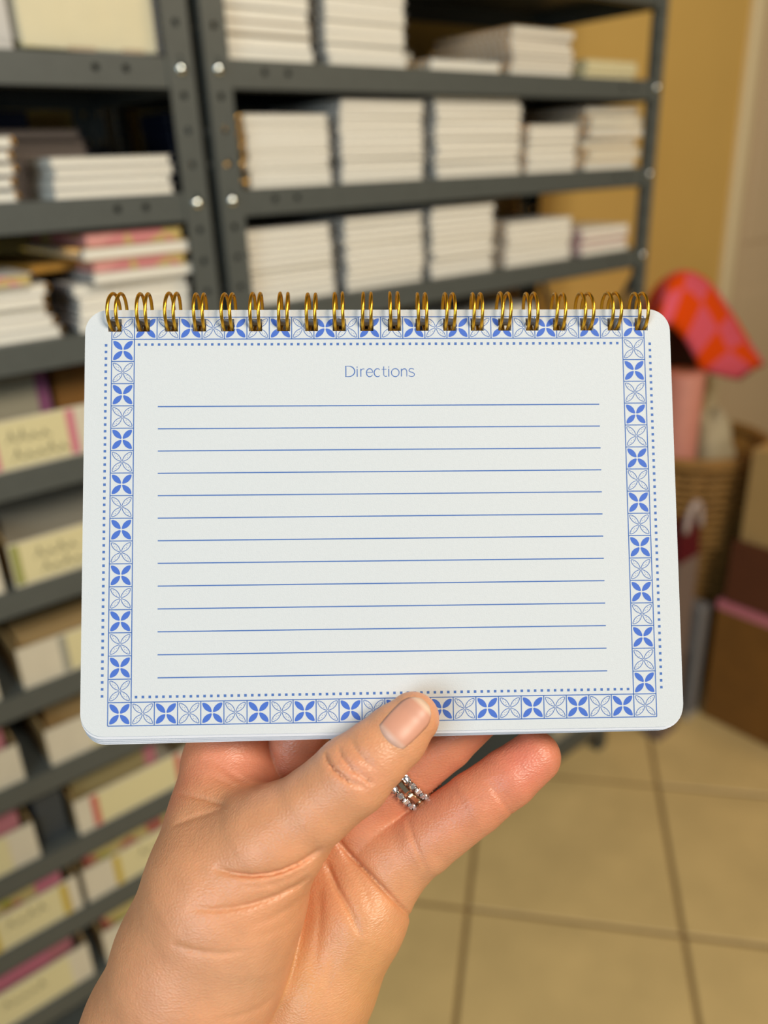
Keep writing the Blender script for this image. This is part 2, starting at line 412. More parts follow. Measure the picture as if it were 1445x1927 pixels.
# left rack, upper shelf: cream pad in clear film
def clear_mat():
    m = bpy.data.materials.new('clear_film'); m.use_nodes = True; nt = m.node_tree
    p = nt.nodes['Principled BSDF']; out = nt.nodes['Material Output']
    p.inputs['Base Color'].default_value = (0.95, 0.95, 0.95, 1); p.inputs['Roughness'].default_value = 0.08
    t = nt.nodes.new('ShaderNodeBsdfTransparent'); mx = nt.nodes.new('ShaderNodeMixShader'); mx.inputs[0].default_value = 0.16
    nt.links.new(t.outputs[0], mx.inputs[1]); nt.links.new(p.outputs[0], mx.inputs[2]); nt.links.new(mx.outputs[0], out.inputs[0])
    return m
M_clear = clear_mat()
pk = thing('wrapped_card_pad', 'cream card pad in clear plastic wrap on top left shelf', 'card pack', (0.404, 0.958, H + 0.1208))
MB().bbox(-0.076, 0.072, 0, 0.20, 0.004, 0.107, 0.0015).build('card_block', mat('cream_pad', (0.74, 0.66, 0.40), 0.55, noise=0.03), pk)
for a, b in ((-0.03, 0.0), (0.03, 0.055)): MB().box(a, b, -0.0012, 0.006, 0.003, 0.007).build('kraft_band', M_kraftc, pk)
gv = [];
mbw = MB(); nx = 14
for lay, (yy, dz) in enumerate(((-0.006, 0.0), (-0.004, 0.110))):
    for i in range(nx + 1):
        x = -0.115 + 0.195 * i / nx; sag = 0.012 * (abs(x - 0.02) / 0.13) ** 2
        gv.append((x, yy + 0.0015 * math.sin(i * 2.1 + lay), dz + (sag if lay == 0 else 0) - 0.0 + 0.001))
mbw.add(gv, [(i, i + 1, nx + 1 + i + 1, nx + 1 + i) for i in range(nx)])
mbw.build('plastic_wrap', M_clear, pk, True)
lf = thing('folded_leaflet_bundle', 'white leaflets with a red edge beside the wrapped cream pad', 'leaflets', (0.290, 0.962, H + 0.1208))
MB().bbox(-0.030, 0.030, 0, 0.17, 0, 0.104, 0.001).build('sheets', mat('leaflet_white', (0.60, 0.57, 0.53), 0.5), lf)
MB().box(-0.034, -0.022, -0.002, 0.168, 0.01, 0.10).build('red_edge', mat('leaflet_red', (0.40, 0.06, 0.05), 0.5), lf)
# left rack, second shelf
stack(0.155, 0.293, 0.045, B, 'edge stack, second shelf of left rack', 5, coil=M_goldcoil, side='r', slack=0.8, jit=0.006)
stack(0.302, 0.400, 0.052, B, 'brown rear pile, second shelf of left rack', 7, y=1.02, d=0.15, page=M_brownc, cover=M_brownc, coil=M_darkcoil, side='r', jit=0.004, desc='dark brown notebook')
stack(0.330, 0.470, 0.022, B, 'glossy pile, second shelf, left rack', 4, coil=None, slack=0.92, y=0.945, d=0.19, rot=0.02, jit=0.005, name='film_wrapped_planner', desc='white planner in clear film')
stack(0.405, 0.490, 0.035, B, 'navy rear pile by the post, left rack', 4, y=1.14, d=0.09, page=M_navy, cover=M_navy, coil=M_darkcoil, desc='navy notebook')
stack(0.25, 0.395, 0.082, B, 'added black pile, second shelf of left rack', 5, y=1.180, d=0.055, page=M_navy, cover=M_navy, coil=None, desc='gap-darkening notebook')  # black pile added to hide the wall and keep this gap dark
# left rack, third shelf
zb = -0.1648
tops = [('white_pages', 4, -0.088, M_whitec, 'white planner'), ]
def one(x0, x1, z0, z1, page, cover, coil, lab, y=0.945, d=0.19, rot=0.0, side='l', name='wire_bound_notebook', grp='mixed pile, third shelf of left rack'):
    th = thing(name, lab, 'notebook', ((x0 + x1) / 2, y + d / 2, H + z0), rot, grp)
    for nm, me in book_parts(x1 - x0, d, z1 - z0 - 0.0003, page, cover, coil, side, name): link(nm, me, th)
stack(0.335, 0.478, -0.112, zb, 'mixed pile base, left rack', 4, coil=M_darkcoil, jit=0.006)
one(0.352, 0.482, -0.112, -0.100, M_white, M_whitec, M_darkcoil, 'white notebook with black rings under the lower floral planner', rot=0.02)
one(0.358, 0.474, -0.100, -0.087, M_floral, M_floral, None, 'lower pink and gold floral planner in mixed pile, left rack', rot=-0.02, name='floral_planner')
one(0.345, 0.480, -0.087, -0.072, M_white, M_goldc, M_goldcoil, 'white notebook with gold cover between the two floral planners', rot=0.015)
one(0.352, 0.472, -0.072, -0.058, M_floral, M_floral, None, 'upper pink and gold floral planner topping mixed pile, left rack', rot=0.0, name='floral_planner')
one(0.275, 0.352, -0.098, -0.088, M_goldc, M_goldc, None, 'gold-covered notebook jutting out left of the floral planners', y=0.99, rot=0.25)
stack(0.175, 0.305, -0.105, zb, 'edge pile, third shelf of left rack', 5, coil=M_goldcoil, side='r', jit=0.008, rot=0.03)
one(0.165, 0.288, -0.105, -0.092, M_floral, M_whitec, M_darkcoil, 'pink-edged notebook topping the white pile at the frame edge', side='r')
one(0.262, 0.345, -0.108, -0.100, M_navy, M_navy, M_darkcoil, 'navy notebook with black rings behind the mixed pile', y=1.04, d=0.15, rot=-0.35, grp='navy notebook')

# ================================================================== CARTON TRAYS, LOWER LEFT SHELVES
def tray(x0, x1, rel, hf, label, stripe=None, words=None, inset=0.008, face=M_traywhite, sticker=None, txcol=M_text, ymin=0.948):
    z = H + rel; d = 0.255; w = x1 - x0
    t = thing('carton_tray', label, 'carton', ((x0 + x1) / 2, ymin, z), 0, 'carton trays on the left rack')
    mb = MB(); th = 0.003
    mb.box(-w / 2, w / 2, 0, d, 0, th); mb.box(-w / 2, w / 2, 0, th, th, hf)
    mb.box(-w / 2, w / 2, d - th, d, th, hf + 0.02)
    mb.build('tray_body', face, t)
    for sx in (-1, 1):   # side walls slope up to the back
        xa = sx * w / 2; xb = sx * (w / 2 - th)
        v = [(x, y, zz) for x in (xa, xb) for y, zz in ((th, th), (d - th, th), (d - th, hf + 0.02), (th, hf))]
        MB().add(v, [(0, 1, 2, 3), (4, 5, 6, 7), (0, 1, 5, 4), (1, 2, 6, 5), (2, 3, 7, 6), (3, 0, 4, 7)]).build('side_wall', M_kraftc if face is M_traywhite else face, t)
    if stripe:
        a, b = sticker or (-w / 2 + 0.004, -w / 2 + 0.118)
        lb = MB().box(a, b, -0.0006, 0, 0.003, hf - 0.002).build('label_sticker', M_label, t)
        sw = 0.010
        for s0 in (a, b - sw): MB().box(s0, s0 + sw, -0.0010, -0.0006, 0.003, hf - 0.002).build('label_stripe', stripe, lb)
        if words:
            for k, ln in enumerate(words):
                script_mark('label_lettering', ln, 0.015, txcol, lb, Matrix.Translation(((a + b) / 2 + (k - 0.5) * 0.010, -0.0012, hf * (0.55 - 0.36 * k))) @ Matrix.Rotation(math.radians(90), 4, 'X'), int(x0 * 1000 + k * 7 + rel * 1000))
    return t
def filler(x0, x1, rel, z0, z1, m, label, band=None, y=0.962, d=0.225):
    """bundle of cards lying in a tray"""
    t = thing('card_bundle', label, 'card bundle', ((x0 + x1) / 2, y, H + rel + z0), 0, 'card bundles in the trays')
    w = x1 - x0
    MB().bbox(-w / 2, w / 2, 0, d, 0, z1 - z0, 0.001).build('card_block', m, t)
    if band:
        s = w * 0.12
        MB().box(w / 2 - s - 0.003, w / 2 - 0.001, -0.0008, d * 0.98, 0.001, z1 - z0 + 0.0008).build('sleeve_end', band, t)
S = [r + 0.0122 for r in SHL]
LW = 0.150; G = 0.003
# (shelf index, right tray, left tray)
tray(0.190, 0.466, S[4], 0.058, 'white carton with cream label between pink stripes, fourth shelf', M_pinkst, (0.050, 0.064), sticker=(-0.124, -0.024))
filler(0.198, 0.298, S[4], 0.004, 0.098, mat('grey_card', (0.30, 0.27, 0.19), 0.6), 'pale card bundle standing in pink-striped carton', M_purple, y=1.00, d=0.18)
filler(0.306, 0.455, S[4], 0.004, 0.094, M_kraft, 'brown board bundle standing in pink-striped carton', y=1.01, d=0.18)
tray(-0.10, 0.180, S[4], 0.058, 'white carton at frame edge left of pink-striped carton')
tray(0.199, 0.470, S[5], 0.056, 'white carton with cream label and green stripe, fifth shelf', M_greenst, (0.052, 0.062), sticker=(-0.134, -0.02))
filler(0.215, 0.330, S[5], 0.004, 0.088, mat('grey_card2', (0.26, 0.24, 0.19), 0.6), 'grey card bundle standing in green-striped carton', y=1.03, d=0.15)
tray(-0.09, 0.186, S[5], 0.056, 'plain white carton end left of green-striped carton')
tray(0.181, 0.455, S[6], 0.056, 'white carton with narrow grey stripe beside the black gap, sixth shelf', M_greyst, (0.045, 0.040), sticker=(-0.087, 0.04))
filler(0.190, 0.44, S[6], 0.004, 0.058, M_kraftc, 'tan card bundle in the grey-striped carton', y=0.975)
tray(-0.12, 0.152, S[6], 0.056, 'white carton left of black gap, sixth shelf')
tray(0.190, 0.462, S[7], 0.054, 'white carton right of black gap, just under the notebook corner', M_traywhite, (0.040,), sticker=(-0.09, 0.03))
filler(0.205, 0.44, S[7], 0.004, 0.085, M_kraftc, 'kraft board bundle rising behind carton under the notebook corner', y=1.0, d=0.19)
tray(-0.12, 0.156, S[7], 0.054, 'white carton left of black gap, seventh shelf')
filler(-0.11, 0.148, S[7], 0.004, 0.086, mat('mustard_card', (0.34, 0.23, 0.06), 0.6), 'mustard card bundle with pink end, seventh shelf', M_pinkc, y=0.975)
tray(0.204, 0.380, S[8], 0.056, 'white carton with red-striped tan label, eighth shelf', M_redst, None, sticker=(-0.066, 0.070))
filler(0.212, 0.340, S[8], 0.004, 0.092, mat('olive_card', (0.34, 0.27, 0.12), 0.6), 'olive card bundle with red end in red-striped carton', M_pinkc, y=0.985, d=0.20)
tray(0.386, 0.486, S[8], 0.056, 'small white carton by the hand, eighth shelf')
tray(-0.14, 0.150, S[8], 0.058, 'white carton left of dark panel, eighth shelf', M_label, (0.045, 0.040), sticker=(-0.01, 0.11))
filler(-0.13, 0.140, S[8], 0.004, 0.090, M_floral2, 'yellow and pink patterned card bundle with pink end, eighth shelf', M_pinkc, y=0.975)
tray(-0.115, 0.186, S[9], 0.058, 'white carton with yellow-striped label, ninth shelf', M_yelst, (0.055,), sticker=(0.03, 0.135))
filler(-0.105, 0.172, S[9], 0.004, 0.086, M_floral2, 'patterned card bundle in yellow-striped carton, ninth shelf', M_pinkst, y=0.975)
tray(0.194, 0.470, S[9], 0.058, 'white carton with yellow stripe beside the wrist, ninth shelf', M_yelst, (0.050,), sticker=(-0.095, 0.04))
filler(0.205, 0.45, S[9], 0.004, 0.088, M_floral2, 'patterned card bundle beside the wrist, ninth shelf', M_pinkst, y=0.975)
tray(-0.10, 0.178, S[10], 0.062, 'white carton at bottom left corner, tenth shelf', M_traywhite, (0.060,), sticker=(-0.02, 0.12))
filler(-0.09, 0.165, S[10], 0.004, 0.094, M_pinkst, 'pink-red card bundle in the bottom left carton', M_pinkc, y=0.985)
tray(0.200, 0.470, S[10], 0.062, 'white carton behind the wrist, tenth shelf')
filler(0.210, 0.45, S[10], 0.004, 0.092, M_floral2, 'patterned card bundle behind the wrist, tenth shelf', M_redst, y=0.975)
# dark divider between the cartons of the eighth shelf
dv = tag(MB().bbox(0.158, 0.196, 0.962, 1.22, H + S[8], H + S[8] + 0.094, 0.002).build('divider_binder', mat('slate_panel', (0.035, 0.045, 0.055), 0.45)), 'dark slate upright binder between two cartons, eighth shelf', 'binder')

# ================================================================== THINGS AT THE RIGHT, ON THE FLOOR
def carton(name, label, x0, x1, y0, y1, z0, z1, m, tape=None):
    t = thing(name, label, 'box', ((x0 + x1) / 2, (y0 + y1) / 2, z0), 0, None)
    w, d, h = (x1 - x0) / 2, (y1 - y0) / 2, z1 - z0
    MB().bbox(-w, w, -d, d, 0, h - 0.004, 0.002).build('box_body', m, t)
    for s in (-1, 1): MB().bbox(min(0.002 * s, s * w), max(0.002 * s, s * w), -d, d, h - 0.004, h, 0.001).build('flap', m, t)
    if tape:
        tp = MB(); tp.box(-w - 0.0008, -w + 0.03, -d - 0.001, d + 0.001, h, h + 0.0006); tp.box(-w - 0.0012, -w - 0.0002, -d - 0.001, d + 0.001, h - 0.022, h + 0.0006)
        tp.build('packing_tape', tape, t)
    return t
bx1 = carton('cardboard_box', 'large brown cardboard box with pink tape along its edge, on floor', 1.730, 2.16, 0.36, 0.845, 0.0, 0.345, M_kraft, M_pinkst)
script_mark('box_print', 0.05, 0.024, M_text, bx1, Matrix.Translation((-0.2165, 0.06, 0.245)) @ Matrix.Rotation(math.radians(-90), 4, 'Z') @ Matrix.Rotation(math.radians(90), 4, 'X'), 5)
carton('cardboard_box', 'dark red-brown cardboard box stacked on the pink-taped box', 1.736, 2.14, 0.38, 0.835, 0.3462, 0.505, M_kraftred)
carton('cardboard_box', 'light tan cardboard box on top of the dark red-brown box', 1.755, 2.10, 0.40, 0.826, 0.5052, 0.735, M_kraftlight)
# wicker hamper
hm = thing('wicker_hamper', 'tall tapered woven wicker hamper behind the cardboard boxes', 'basket', (1.878, 1.055, 0.0))
def rad(z): return 0.135 + 0.055 * z / 0.66
mb = MB(); mb.lathe([(0.0, 0.004), (rad(0) - 0.006, 0.004), (rad(0.66) - 0.010, 0.66), (rad(0.66) - 0.018, 0.66), (rad(0) - 0.016, 0.014), (0, 0.014)], 32); mb.build('basket_wall', M_wick, hm, True)
for k in range(33):   # woven strands, one ring each
    z = 0.012 + k * 0.0198; N = 48; ph = (k % 2) * math.pi
    pts = [((rad(z) + 0.004 * math.sin(12 * a + ph)) * math.cos(a), (rad(z) + 0.004 * math.sin(12 * a + ph)) * math.sin(a), z) for a in [2 * math.pi * q / N for q in range(N)]]
    MB().tube(pts, 0.0085, 5, closed=True).build('wicker_strand', M_wick, hm, True)
for k in range(24):
    a = 2 * math.pi * (k + 0.5) / 24
    MB().tube([(rad(z) * math.cos(a), rad(z) * math.sin(a), z) for z in (0.0, 0.33, 0.66)], 0.006, 5).build('wicker_stake', M_wick, hm, True)
rim = [((rad(0.67)) * math.cos(2 * math.pi * q / 40), rad(0.67) * math.sin(2 * math.pi * q / 40), 0.672 + 0.003 * math.sin(q * math.pi)) for q in range(40)]
MB().tube(rim, 0.016, 8, closed=True).build('rim', M_wick, hm, True)
# pink roll standing in the hamper
rl = thing('pink_paper_roll', 'pink paper roll standing upright in the wicker hamper', 'paper roll', (1.772, 1.035, 0.44))
rl.location = (1.776, 1.030, 0.016)
mb = MB(); mb.lathe([(0.010, 0.862), (0.046, 0.862), (0.050, 0.858), (0.050, 0.004), (0.046, 0), (0.010, 0)], 28); mb.build('rolled_sheet', M_rollpink, rl, True)
mb = MB(); mb.lathe([(0.010, 0.860), (0.0085, 0.862), (0.0085, 0.0), (0.010, 0.002)], 16); mb.build('core', M_kraftc, rl, True)
# dark bag added behind the roll to fill the shadowed gap under the cushion
db = thing('gap_filler_bag', 'dark brown bag added behind the pink roll to darken the gap', 'bag', (1.945, 1.150, 0.016))
mb = MB(); v = []
for z, w, d in ((0, 0.05, 0.022), (0.95, 0.075, 0.02)):
    v += [(-w, -d, z), (w, -d, z), (w, d, z), (-w, d, z)]
mb.add(v, [(0, 1, 5, 4), (1, 2, 6, 5), (2, 3, 7, 6), (3, 0, 4, 7), (0, 3, 2, 1)]); mb.build('bag_body', mat('dark_brown_paper', (0.05, 0.026, 0.012), 0.7), db)
MB().box(-0.076, 0.076, -0.0225, -0.0202, 0.90, 0.952).build('folded_rim', mat('dark_brown_paper', (0.05, 0.026, 0.012), 0.7), db)
# crumpled white cloth in the hamper
cl = MB(); nu, nv = 20, 14; vs = []
for j in range(nv + 1):
    for i in range(nu):
        th = math.pi * j / nv; ph = 2 * math.pi * i / nu
        r = 1 + 0.10 * math.sin(3 * ph + 2 * th) + 0.07 * math.sin(5 * ph - 3 * th) + 0.05 * math.sin(9 * th + ph)
        vs.append((1.965 + 0.068 * r * math.sin(th) * math.cos(ph), 1.050 + 0.070 * r * math.sin(th) * math.sin(ph), 0.63 + 0.11 * r * math.cos(th)))
cl.add(vs, [(j * nu + i, j * nu + (i + 1) % nu, (j + 1) * nu + (i + 1) % nu, (j + 1) * nu + i) for j in range(nv) for i in range(nu)])
tag(cl.build('crumpled_cloth', M_cloth, None, True), 'crumpled off-white cloth heaped in the wicker hamper', 'cloth')
# checkered cushion slumped over the roll
def catmull(P, n):
    P = [Vector(p) for p in P]; Q = [P[0] * 2 - P[1]] + P + [P[-1] * 2 - P[-2]]; out = []
    for k in range(n):
        s = k / (n - 1) * (len(P) - 1); i = min(int(s), len(P) - 2); t = s - i
        a, b, c, d = Q[i], Q[i + 1], Q[i + 2], Q[i + 3]
        out.append(0.5 * ((2 * b) + (c - a) * t + (2 * a - 5 * b + 4 * c - d) * t * t + (3 * b - a - 3 * c + d) * t ** 3))
    return out
def checker_mat():
    m = mat('checkered_fabric', (0.7, 0.1, 0.02), 0.85, spec=0.2); nt = m.node_tree; p = nt.nodes['Principled BSDF']
    uv = nt.nodes.new('ShaderNodeUVMap'); ck = nt.nodes.new('ShaderNodeTexChecker'); ck.inputs['Scale'].default_value = 1.0
    ck.inputs['Color1'].default_value = (0.92, 0.085, 0.0, 1); ck.inputs['Color2'].default_value = (0.86, 0.125, 0.19, 1)
    nt.links.new(uv.outputs[0], ck.inputs['Vector']); nt.links.new(ck.outputs[0], p.inputs['Base Color'])
    return m
far = [aty(u, v, y) for u, v, y in ((1205, 640, 1.08), (1215, 572, 1.09), (1243, 528, 1.10), (1285, 512, 1.12), (1332, 532, 1.12), (1378, 592, 1.10), (1412, 645, 1.08), (1440, 688, 1.06))]
near = [aty(u, v, y) for u, v, y in ((1212, 680, 0.99), (1222, 648, 0.98), (1238, 624, 0.97), (1260, 612, 0.97), (1288, 640, 0.98), (1308, 675, 0.99), (1325, 700, 1.0), (1392, 716, 1.02))]
NS, NT = 40, 16
Fa, Ne = catmull(far, NS), catmull(near, NS); vs = []; uvs = []
for lay in (1, -1):
    for i in range(NS):
        for j in range(NT):
            t = j / (NT - 1); p = Ne[i].lerp(Fa[i], t); s = i / (NS - 1)
            edge = (math.sin(math.pi * t) ** 0.6) * (max(0.0, math.sin(math.pi * min(1, max(0, s)))) ** 0.35)
            p = p + Vector((-0.30, -0.45, 0.62)) * (lay * 0.045 * edge + 0.02 * math.sin(math.pi * t)) ; vs.append(tuple(p)); uvs.append((s * 7.0, t * 2.7))
fs = []; K = NS * NT
for i in range(NS - 1):
    for j in range(NT - 1):
        a = i * NT + j; fs.append((a, a + 1, a + NT + 1, a + NT)); fs.append((K + a, K + a + NT, K + a + NT + 1, K + a + 1))
mbc = MB(); mbc.add(vs, fs); me = bpy.data.meshes.new('checkered_cushion'); me.from_pydata(mbc.v, [], mbc.f)
ul = me.uv_layers.new(name='UVMap')
for lp in me.loops: ul.data[lp.index].uv = uvs[lp.vertex_index]
bm = bmesh.new(); bm.from_mesh(me); bmesh.ops.remove_doubles(bm, verts=bm.verts, dist=1e-5); bmesh.ops.recalc_face_normals(bm, faces=bm.faces); bm.to_mesh(me); bm.free()
me.polygons.foreach_set('use_smooth', [True] * len(me.polygons)); me.materials.append(checker_mat())
tag(link('checkered_cushion', me), 'orange and pink checkered soft cushion slumped over the pink roll', 'cushion')
# gift bag with white handle, next to the rack
bg_ = thing('gift_bag', 'mauve-grey gift bag with dark red top and pale loop handle', 'bag', (1.592, 0.885, 0.0))
mb = MB(); v = []
for z, w, d in ((0, 0.040, 0.026), (0.50, 0.042, 0.026)):
    v += [(-w, -d, z), (w, -d, z), (w, d, z), (-w, d, z)]
mb.add(v, [(0, 1, 5, 4), (1, 2, 6, 5), (2, 3, 7, 6), (3, 0, 4, 7), (0, 3, 2, 1)]); mb.build('bag_body', M_mauve, bg_)
mb = MB(); v = []
for z, w, d in ((0.50, 0.042, 0.026), (0.585, 0.040, 0.020)):
    v += [(-w, -d, z), (w, -d, z), (w, d, z), (-w, d, z)]
mb.add(v, [(0, 1, 5, 4), (1, 2, 6, 5), (2, 3, 7, 6), (3, 0, 4, 7), (4, 5, 6, 7)]); mb.build('red_top', M_red, bg_)
MB().tube([(0.030 * math.cos(a), -0.026, 0.575 + 0.065 * math.sin(a)) for a in [math.pi * k / 12 for k in range(13)]], 0.008, 8).build('handle', mat('pale_handle', (0.45, 0.36, 0.34), 0.5), bg_, True)
# folded grey step stool beside the box
st = thing('folding_step_stool', 'folded grey plastic step stool standing against the cardboard box', 'stool', (1.700, 0.895, 0.0))
MB().bbox(-0.022, 0.020, -0.040, 0.040, 0.012, 0.335, 0.004).build('stool_panel', M_greypl, st)
for s in (-1, 1): MB().bbox(-0.026, 0.024, s * 0.03 - 0.012, s * 0.03 + 0.012, 0.0, 0.02, 0.003).build('stool_foot', mat('pale_plastic', (0.48, 0.42, 0.32), 0.5), st)
MB().bbox(-0.026, -0.0205, -0.022, 0.022, 0.04, 0.20, 0.001).build('stool_slot', M_black, st)
# white storage bin on the bottom shelf of the right rack
wb = thing('storage_bin', 'off-white storage bin on the lowest shelf of the right rack', 'bin', (1.33, 1.07, H - 1.285 + 0.0122), 0.0)
mb = MB(); v = []
for z, w, d in ((0, 0.065, 0.105), (0.16, 0.075, 0.115)):
    v += [(-w, -d, z), (w, -d, z), (w, d, z), (-w, d, z)]
mb.add(v, [(0, 1, 5, 4), (1, 2, 6, 5), (2, 3, 7, 6), (3, 0, 4, 7), (0, 3, 2, 1)]); mb.build('bin_body', mat('bin_plastic', (0.50, 0.45, 0.33), 0.4), wb)
MB().bbox(-0.080, 0.080, -0.120, 0.120, 0.16, 0.175, 0.003).build('bin_lid', mat('bin_plastic', (0.50, 0.45, 0.33), 0.4), wb)

# ================================================================== HELD NOTEBOOK
U = 0.00677                                  # one printed border tile
NR = np.array([[0.99946887, 0.01157462, -0.03046321], [-0.00950803, 0.99769891, 0.06713031], [0.03117012, -0.06680501, 0.99727906]])
NT_ = np.array([-0.00039041, 0.00112181, 0.24438859])
nb = thing('recipe_notebook', 'open white recipe notebook page with blue tile border held in the hand', 'notebook')
Wn = W @ NR; o_ = W @ NT_ + np.array([0, 0, H])
nm = Matrix.Identity(4)
for r in range(3):
    nm[r][0] = Wn[r][0]; nm[r][1] = -Wn[r][1]; nm[r][2] = -Wn[r][2]; nm[r][3] = o_[r]
nb.matrix_world = nm
def P(a, b): return ((a - 12) * U, (9 - b) * U)       # tile units (right, down) -> page plane
def rrect(a0, b0, a1, b1, r, n=8):
    out = []
    for cx, cy, s in ((a1 - r, b0 + r, -90), (a1 - r, b1 - r, 0), (a0 + r, b1 - r, 90), (a0 + r, b0 + r, 180)):
        for k in range(n + 1):
            an = math.radians(s + 90 * k / n); out.append(P(cx + r * math.cos(an), cy + r * math.sin(an)))
    return out
HX = [0.13 + 23.76 * k / 19 for k in range(20)]
def page_loops(dy=0.0, skew=0.0, a0=-1.18, a1=25.2, b0=-0.33, b1=18.45):
    L = [rrect(a0, b0, a1, b1, 1.0)]
    for h in HX: L.append([P(h - 0.30, 0.08), P(h + 0.30, 0.08), P(h + 0.30, 0.65), P(h - 0.30, 0.65)])
    return L
page = MB().plate(page_loops(), -0.00028, 0.0).build('page', M_page, nb)
z = -0.00034
for k, (b1l, b1r) in enumerate(((18.58, 18.56), (18.68, 18.60), (18.78, 18.64), (18.88, 18.68))):
    # sheets behind have slipped down and skewed a little
    sk = (b1r - b1l) / 26.0
    L = page_loops(b1=18.45, b0=-0.31)
    def fn(x, y, zz, b1l=b1l, b1r=b1r):
        s = (x / U + 12 + 1.2) / 26.4; ext = (b1l + (b1r - b1l) * s) - 18.45
        f = min(1.0, max(0.0, (9 - y / U) / 9 - 0.0) / 2.0) if y < 8 * U else 0.0
        return (x, y - ext * U * f, zz)
    MB().plate(L, z - 0.00028, z, fn).build('sheet', M_sheet, nb); z -= 0.00080
MB().plate(page_loops(b1=18.45, b0=-0.30), z - 0.0030, z).build('page_block', M_sheet, nb); z -= 0.0032
MB().plate(page_loops(b1=18.5, b0=-0.30), z - 0.0009, z).build('back_cover', mat('back_cover_board', (0.35, 0.33, 0.30), 0.6), nb); z -= 0.0009
# printed matter -----------------------------------------------------------------------------
def ribbon(mb, pts, w0, zz=0.00004):
    """flat printed stroke; pts in tile units, w0 width (or list)"""
    n = len(pts); ws = w0 if hasattr(w0, '__len__') else [w0] * n; L, R = [], []
    for i in range(n):
        a = pts[max(i - 1, 0)]; b = pts[min(i + 1, n - 1)]
        dx, dy = b[0] - a[0], b[1] - a[1]; l = math.hypot(dx, dy) or 1
        nx_, ny_ = -dy / l * ws[i] / 2, dx / l * ws[i] / 2
        L.append((*P(pts[i][0] + nx_, pts[i][1] + ny_), zz)); R.append((*P(pts[i][0] - nx_, pts[i][1] - ny_), zz))
    mb.add(L + R, [(i, i + 1, n + i + 1, n + i) for i in range(n - 1)])
def in_hole(a, b): return any(abs(a - h) < 0.30 and 0.08 < b < 0.65 for h in HX)
def clip_polys(polys):
    """cut printed polygons (tile units) away where the punched holes are"""
    out = []
    for poly in polys:
        todo = [poly]
        for h in HX:
            x0, x1, y0, y1 = h - 0.30, h + 0.30, 0.08, 0.65; nxt = []
            for q in todo:
                xs = [p[0] for p in q]; ys = [p[1] for p in q]
                if max(xs) <= x0 or min(xs) >= x1 or max(ys) <= y0 or min(ys) >= y1: nxt.append(q); continue
                rest = q
                for ax, lim, keep_low in ((0, x0, True), (0, x1, False), (1, y0, True), (1, y1, False)):
                    outp = half(rest, ax, lim, keep_low)
                    if outp: nxt.append(outp)
                    rest = half(rest, ax, lim, not keep_low)
                    if not rest: break
            todo = nxt
        out += todo
    return out
def half(q, ax, lim, low):
    if not q: return []
    s = 1 if low else -1; o = []
    for i in range(len(q)):
        a, b = q[i], q[(i + 1) % len(q)]; da, db = s * (lim - a[ax]), s * (lim - b[ax])
        if da >= 0: o.append(a)
        if (da > 0 > db) or (da < 0 < db):
            t = da / (da - db); o.append((a[0] + (b[0] - a[0]) * t, a[1] + (b[1] - a[1]) * t))
    return o if len(o) >= 3 else []
def stroke_quads(pts, w):
    out = []
    for i in range(len(pts) - 1):
        (ax, ay), (bx_, by_) = pts[i], pts[i + 1]; l = math.hypot(bx_ - ax, by_ - ay) or 1
        nx_, ny_ = -(by_ - ay) / l * w / 2, (bx_ - ax) / l * w / 2
        out.append([(ax + nx_, ay + ny_), (bx_ + nx_, by_ + ny_), (bx_ - nx_, by_ - ny_), (ax - nx_, ay - ny_)])
    return out
def petal(an, outline):
    r0, r1, wd = (0.055, 0.60, 0.100) if outline else (0.052, 0.605, 0.118); L, R = [], []
    for k in range(11):
        t = k / 10; r = r0 + (r1 - r0) * t; w = wd * math.sin(math.pi * t) ** 0.66 + 0.004
        if k == 10: w = 0.004
        if k == 0: w = 0.022
        L.append((r * math.cos(an) - w * math.sin(an), r * math.sin(an) + w * math.cos(an)))
        R.append((r * math.cos(an) + w * math.sin(an), r * math.sin(an) - w * math.cos(an)))
    if not outline:
        return [[L[k], L[k + 1], R[k + 1], R[k]] for k in range(10)]
    q = stroke_quads(L, 0.030) + stroke_quads(R, 0.030)
    for k in range(4):
        r = 0.22 + 0.085 * k; o = 0.022 * (1 if k % 2 else -1); c = (r * math.cos(an) - o * math.sin(an), r * math.sin(an) + o * math.cos(an))
        q.append([(c[0] + 0.016 * math.cos(m), c[1] + 0.016 * math.sin(m)) for m in [math.pi / 3 * e for e in range(6)]])
    return q
def motif(solid):
    q = []
    for k in range(4): q += petal(math.pi / 4 + k * math.pi / 2, not solid)
    if not solid:
        q += stroke_quads([(0.045 * math.cos(2 * math.pi * k / 10), 0.045 * math.sin(2 * math.pi * k / 10)) for k in range(11)], 0.016)
    return q
def polys_mesh(name, polys, m, zz=0.00004, local=False):
    mb = MB()
    for q in polys:
        if local: mb.add([(a * U, -b * U, zz) for a, b in q], [tuple(range(len(q)))])
        else: mb.add([(*P(a, b), zz) for a, b in q], [tuple(range(len(q)))])
    me = bpy.data.meshes.new(name); me.from_pydata(mb.v, [], mb.f); me.materials.append(m)
    bm = bmesh.new(); bm.from_mesh(me)
    for f_ in bm.faces:
        f_.normal_update()
        if f_.normal.z < 0: f_.normal_flip()
    bm.to_mesh(me); bm.free(); return me
cells = [(c, 0) for c in range(24)] + [(c, 17) for c in range(24)] + [(0, r) for r in range(1, 17)] + [(23, r) for r in range(1, 17)]
mS = polys_mesh('solid_flower_print', motif(True), M_ink, local=True); mO = polys_mesh('outline_flower_print', motif(False), M_ink2, local=True)
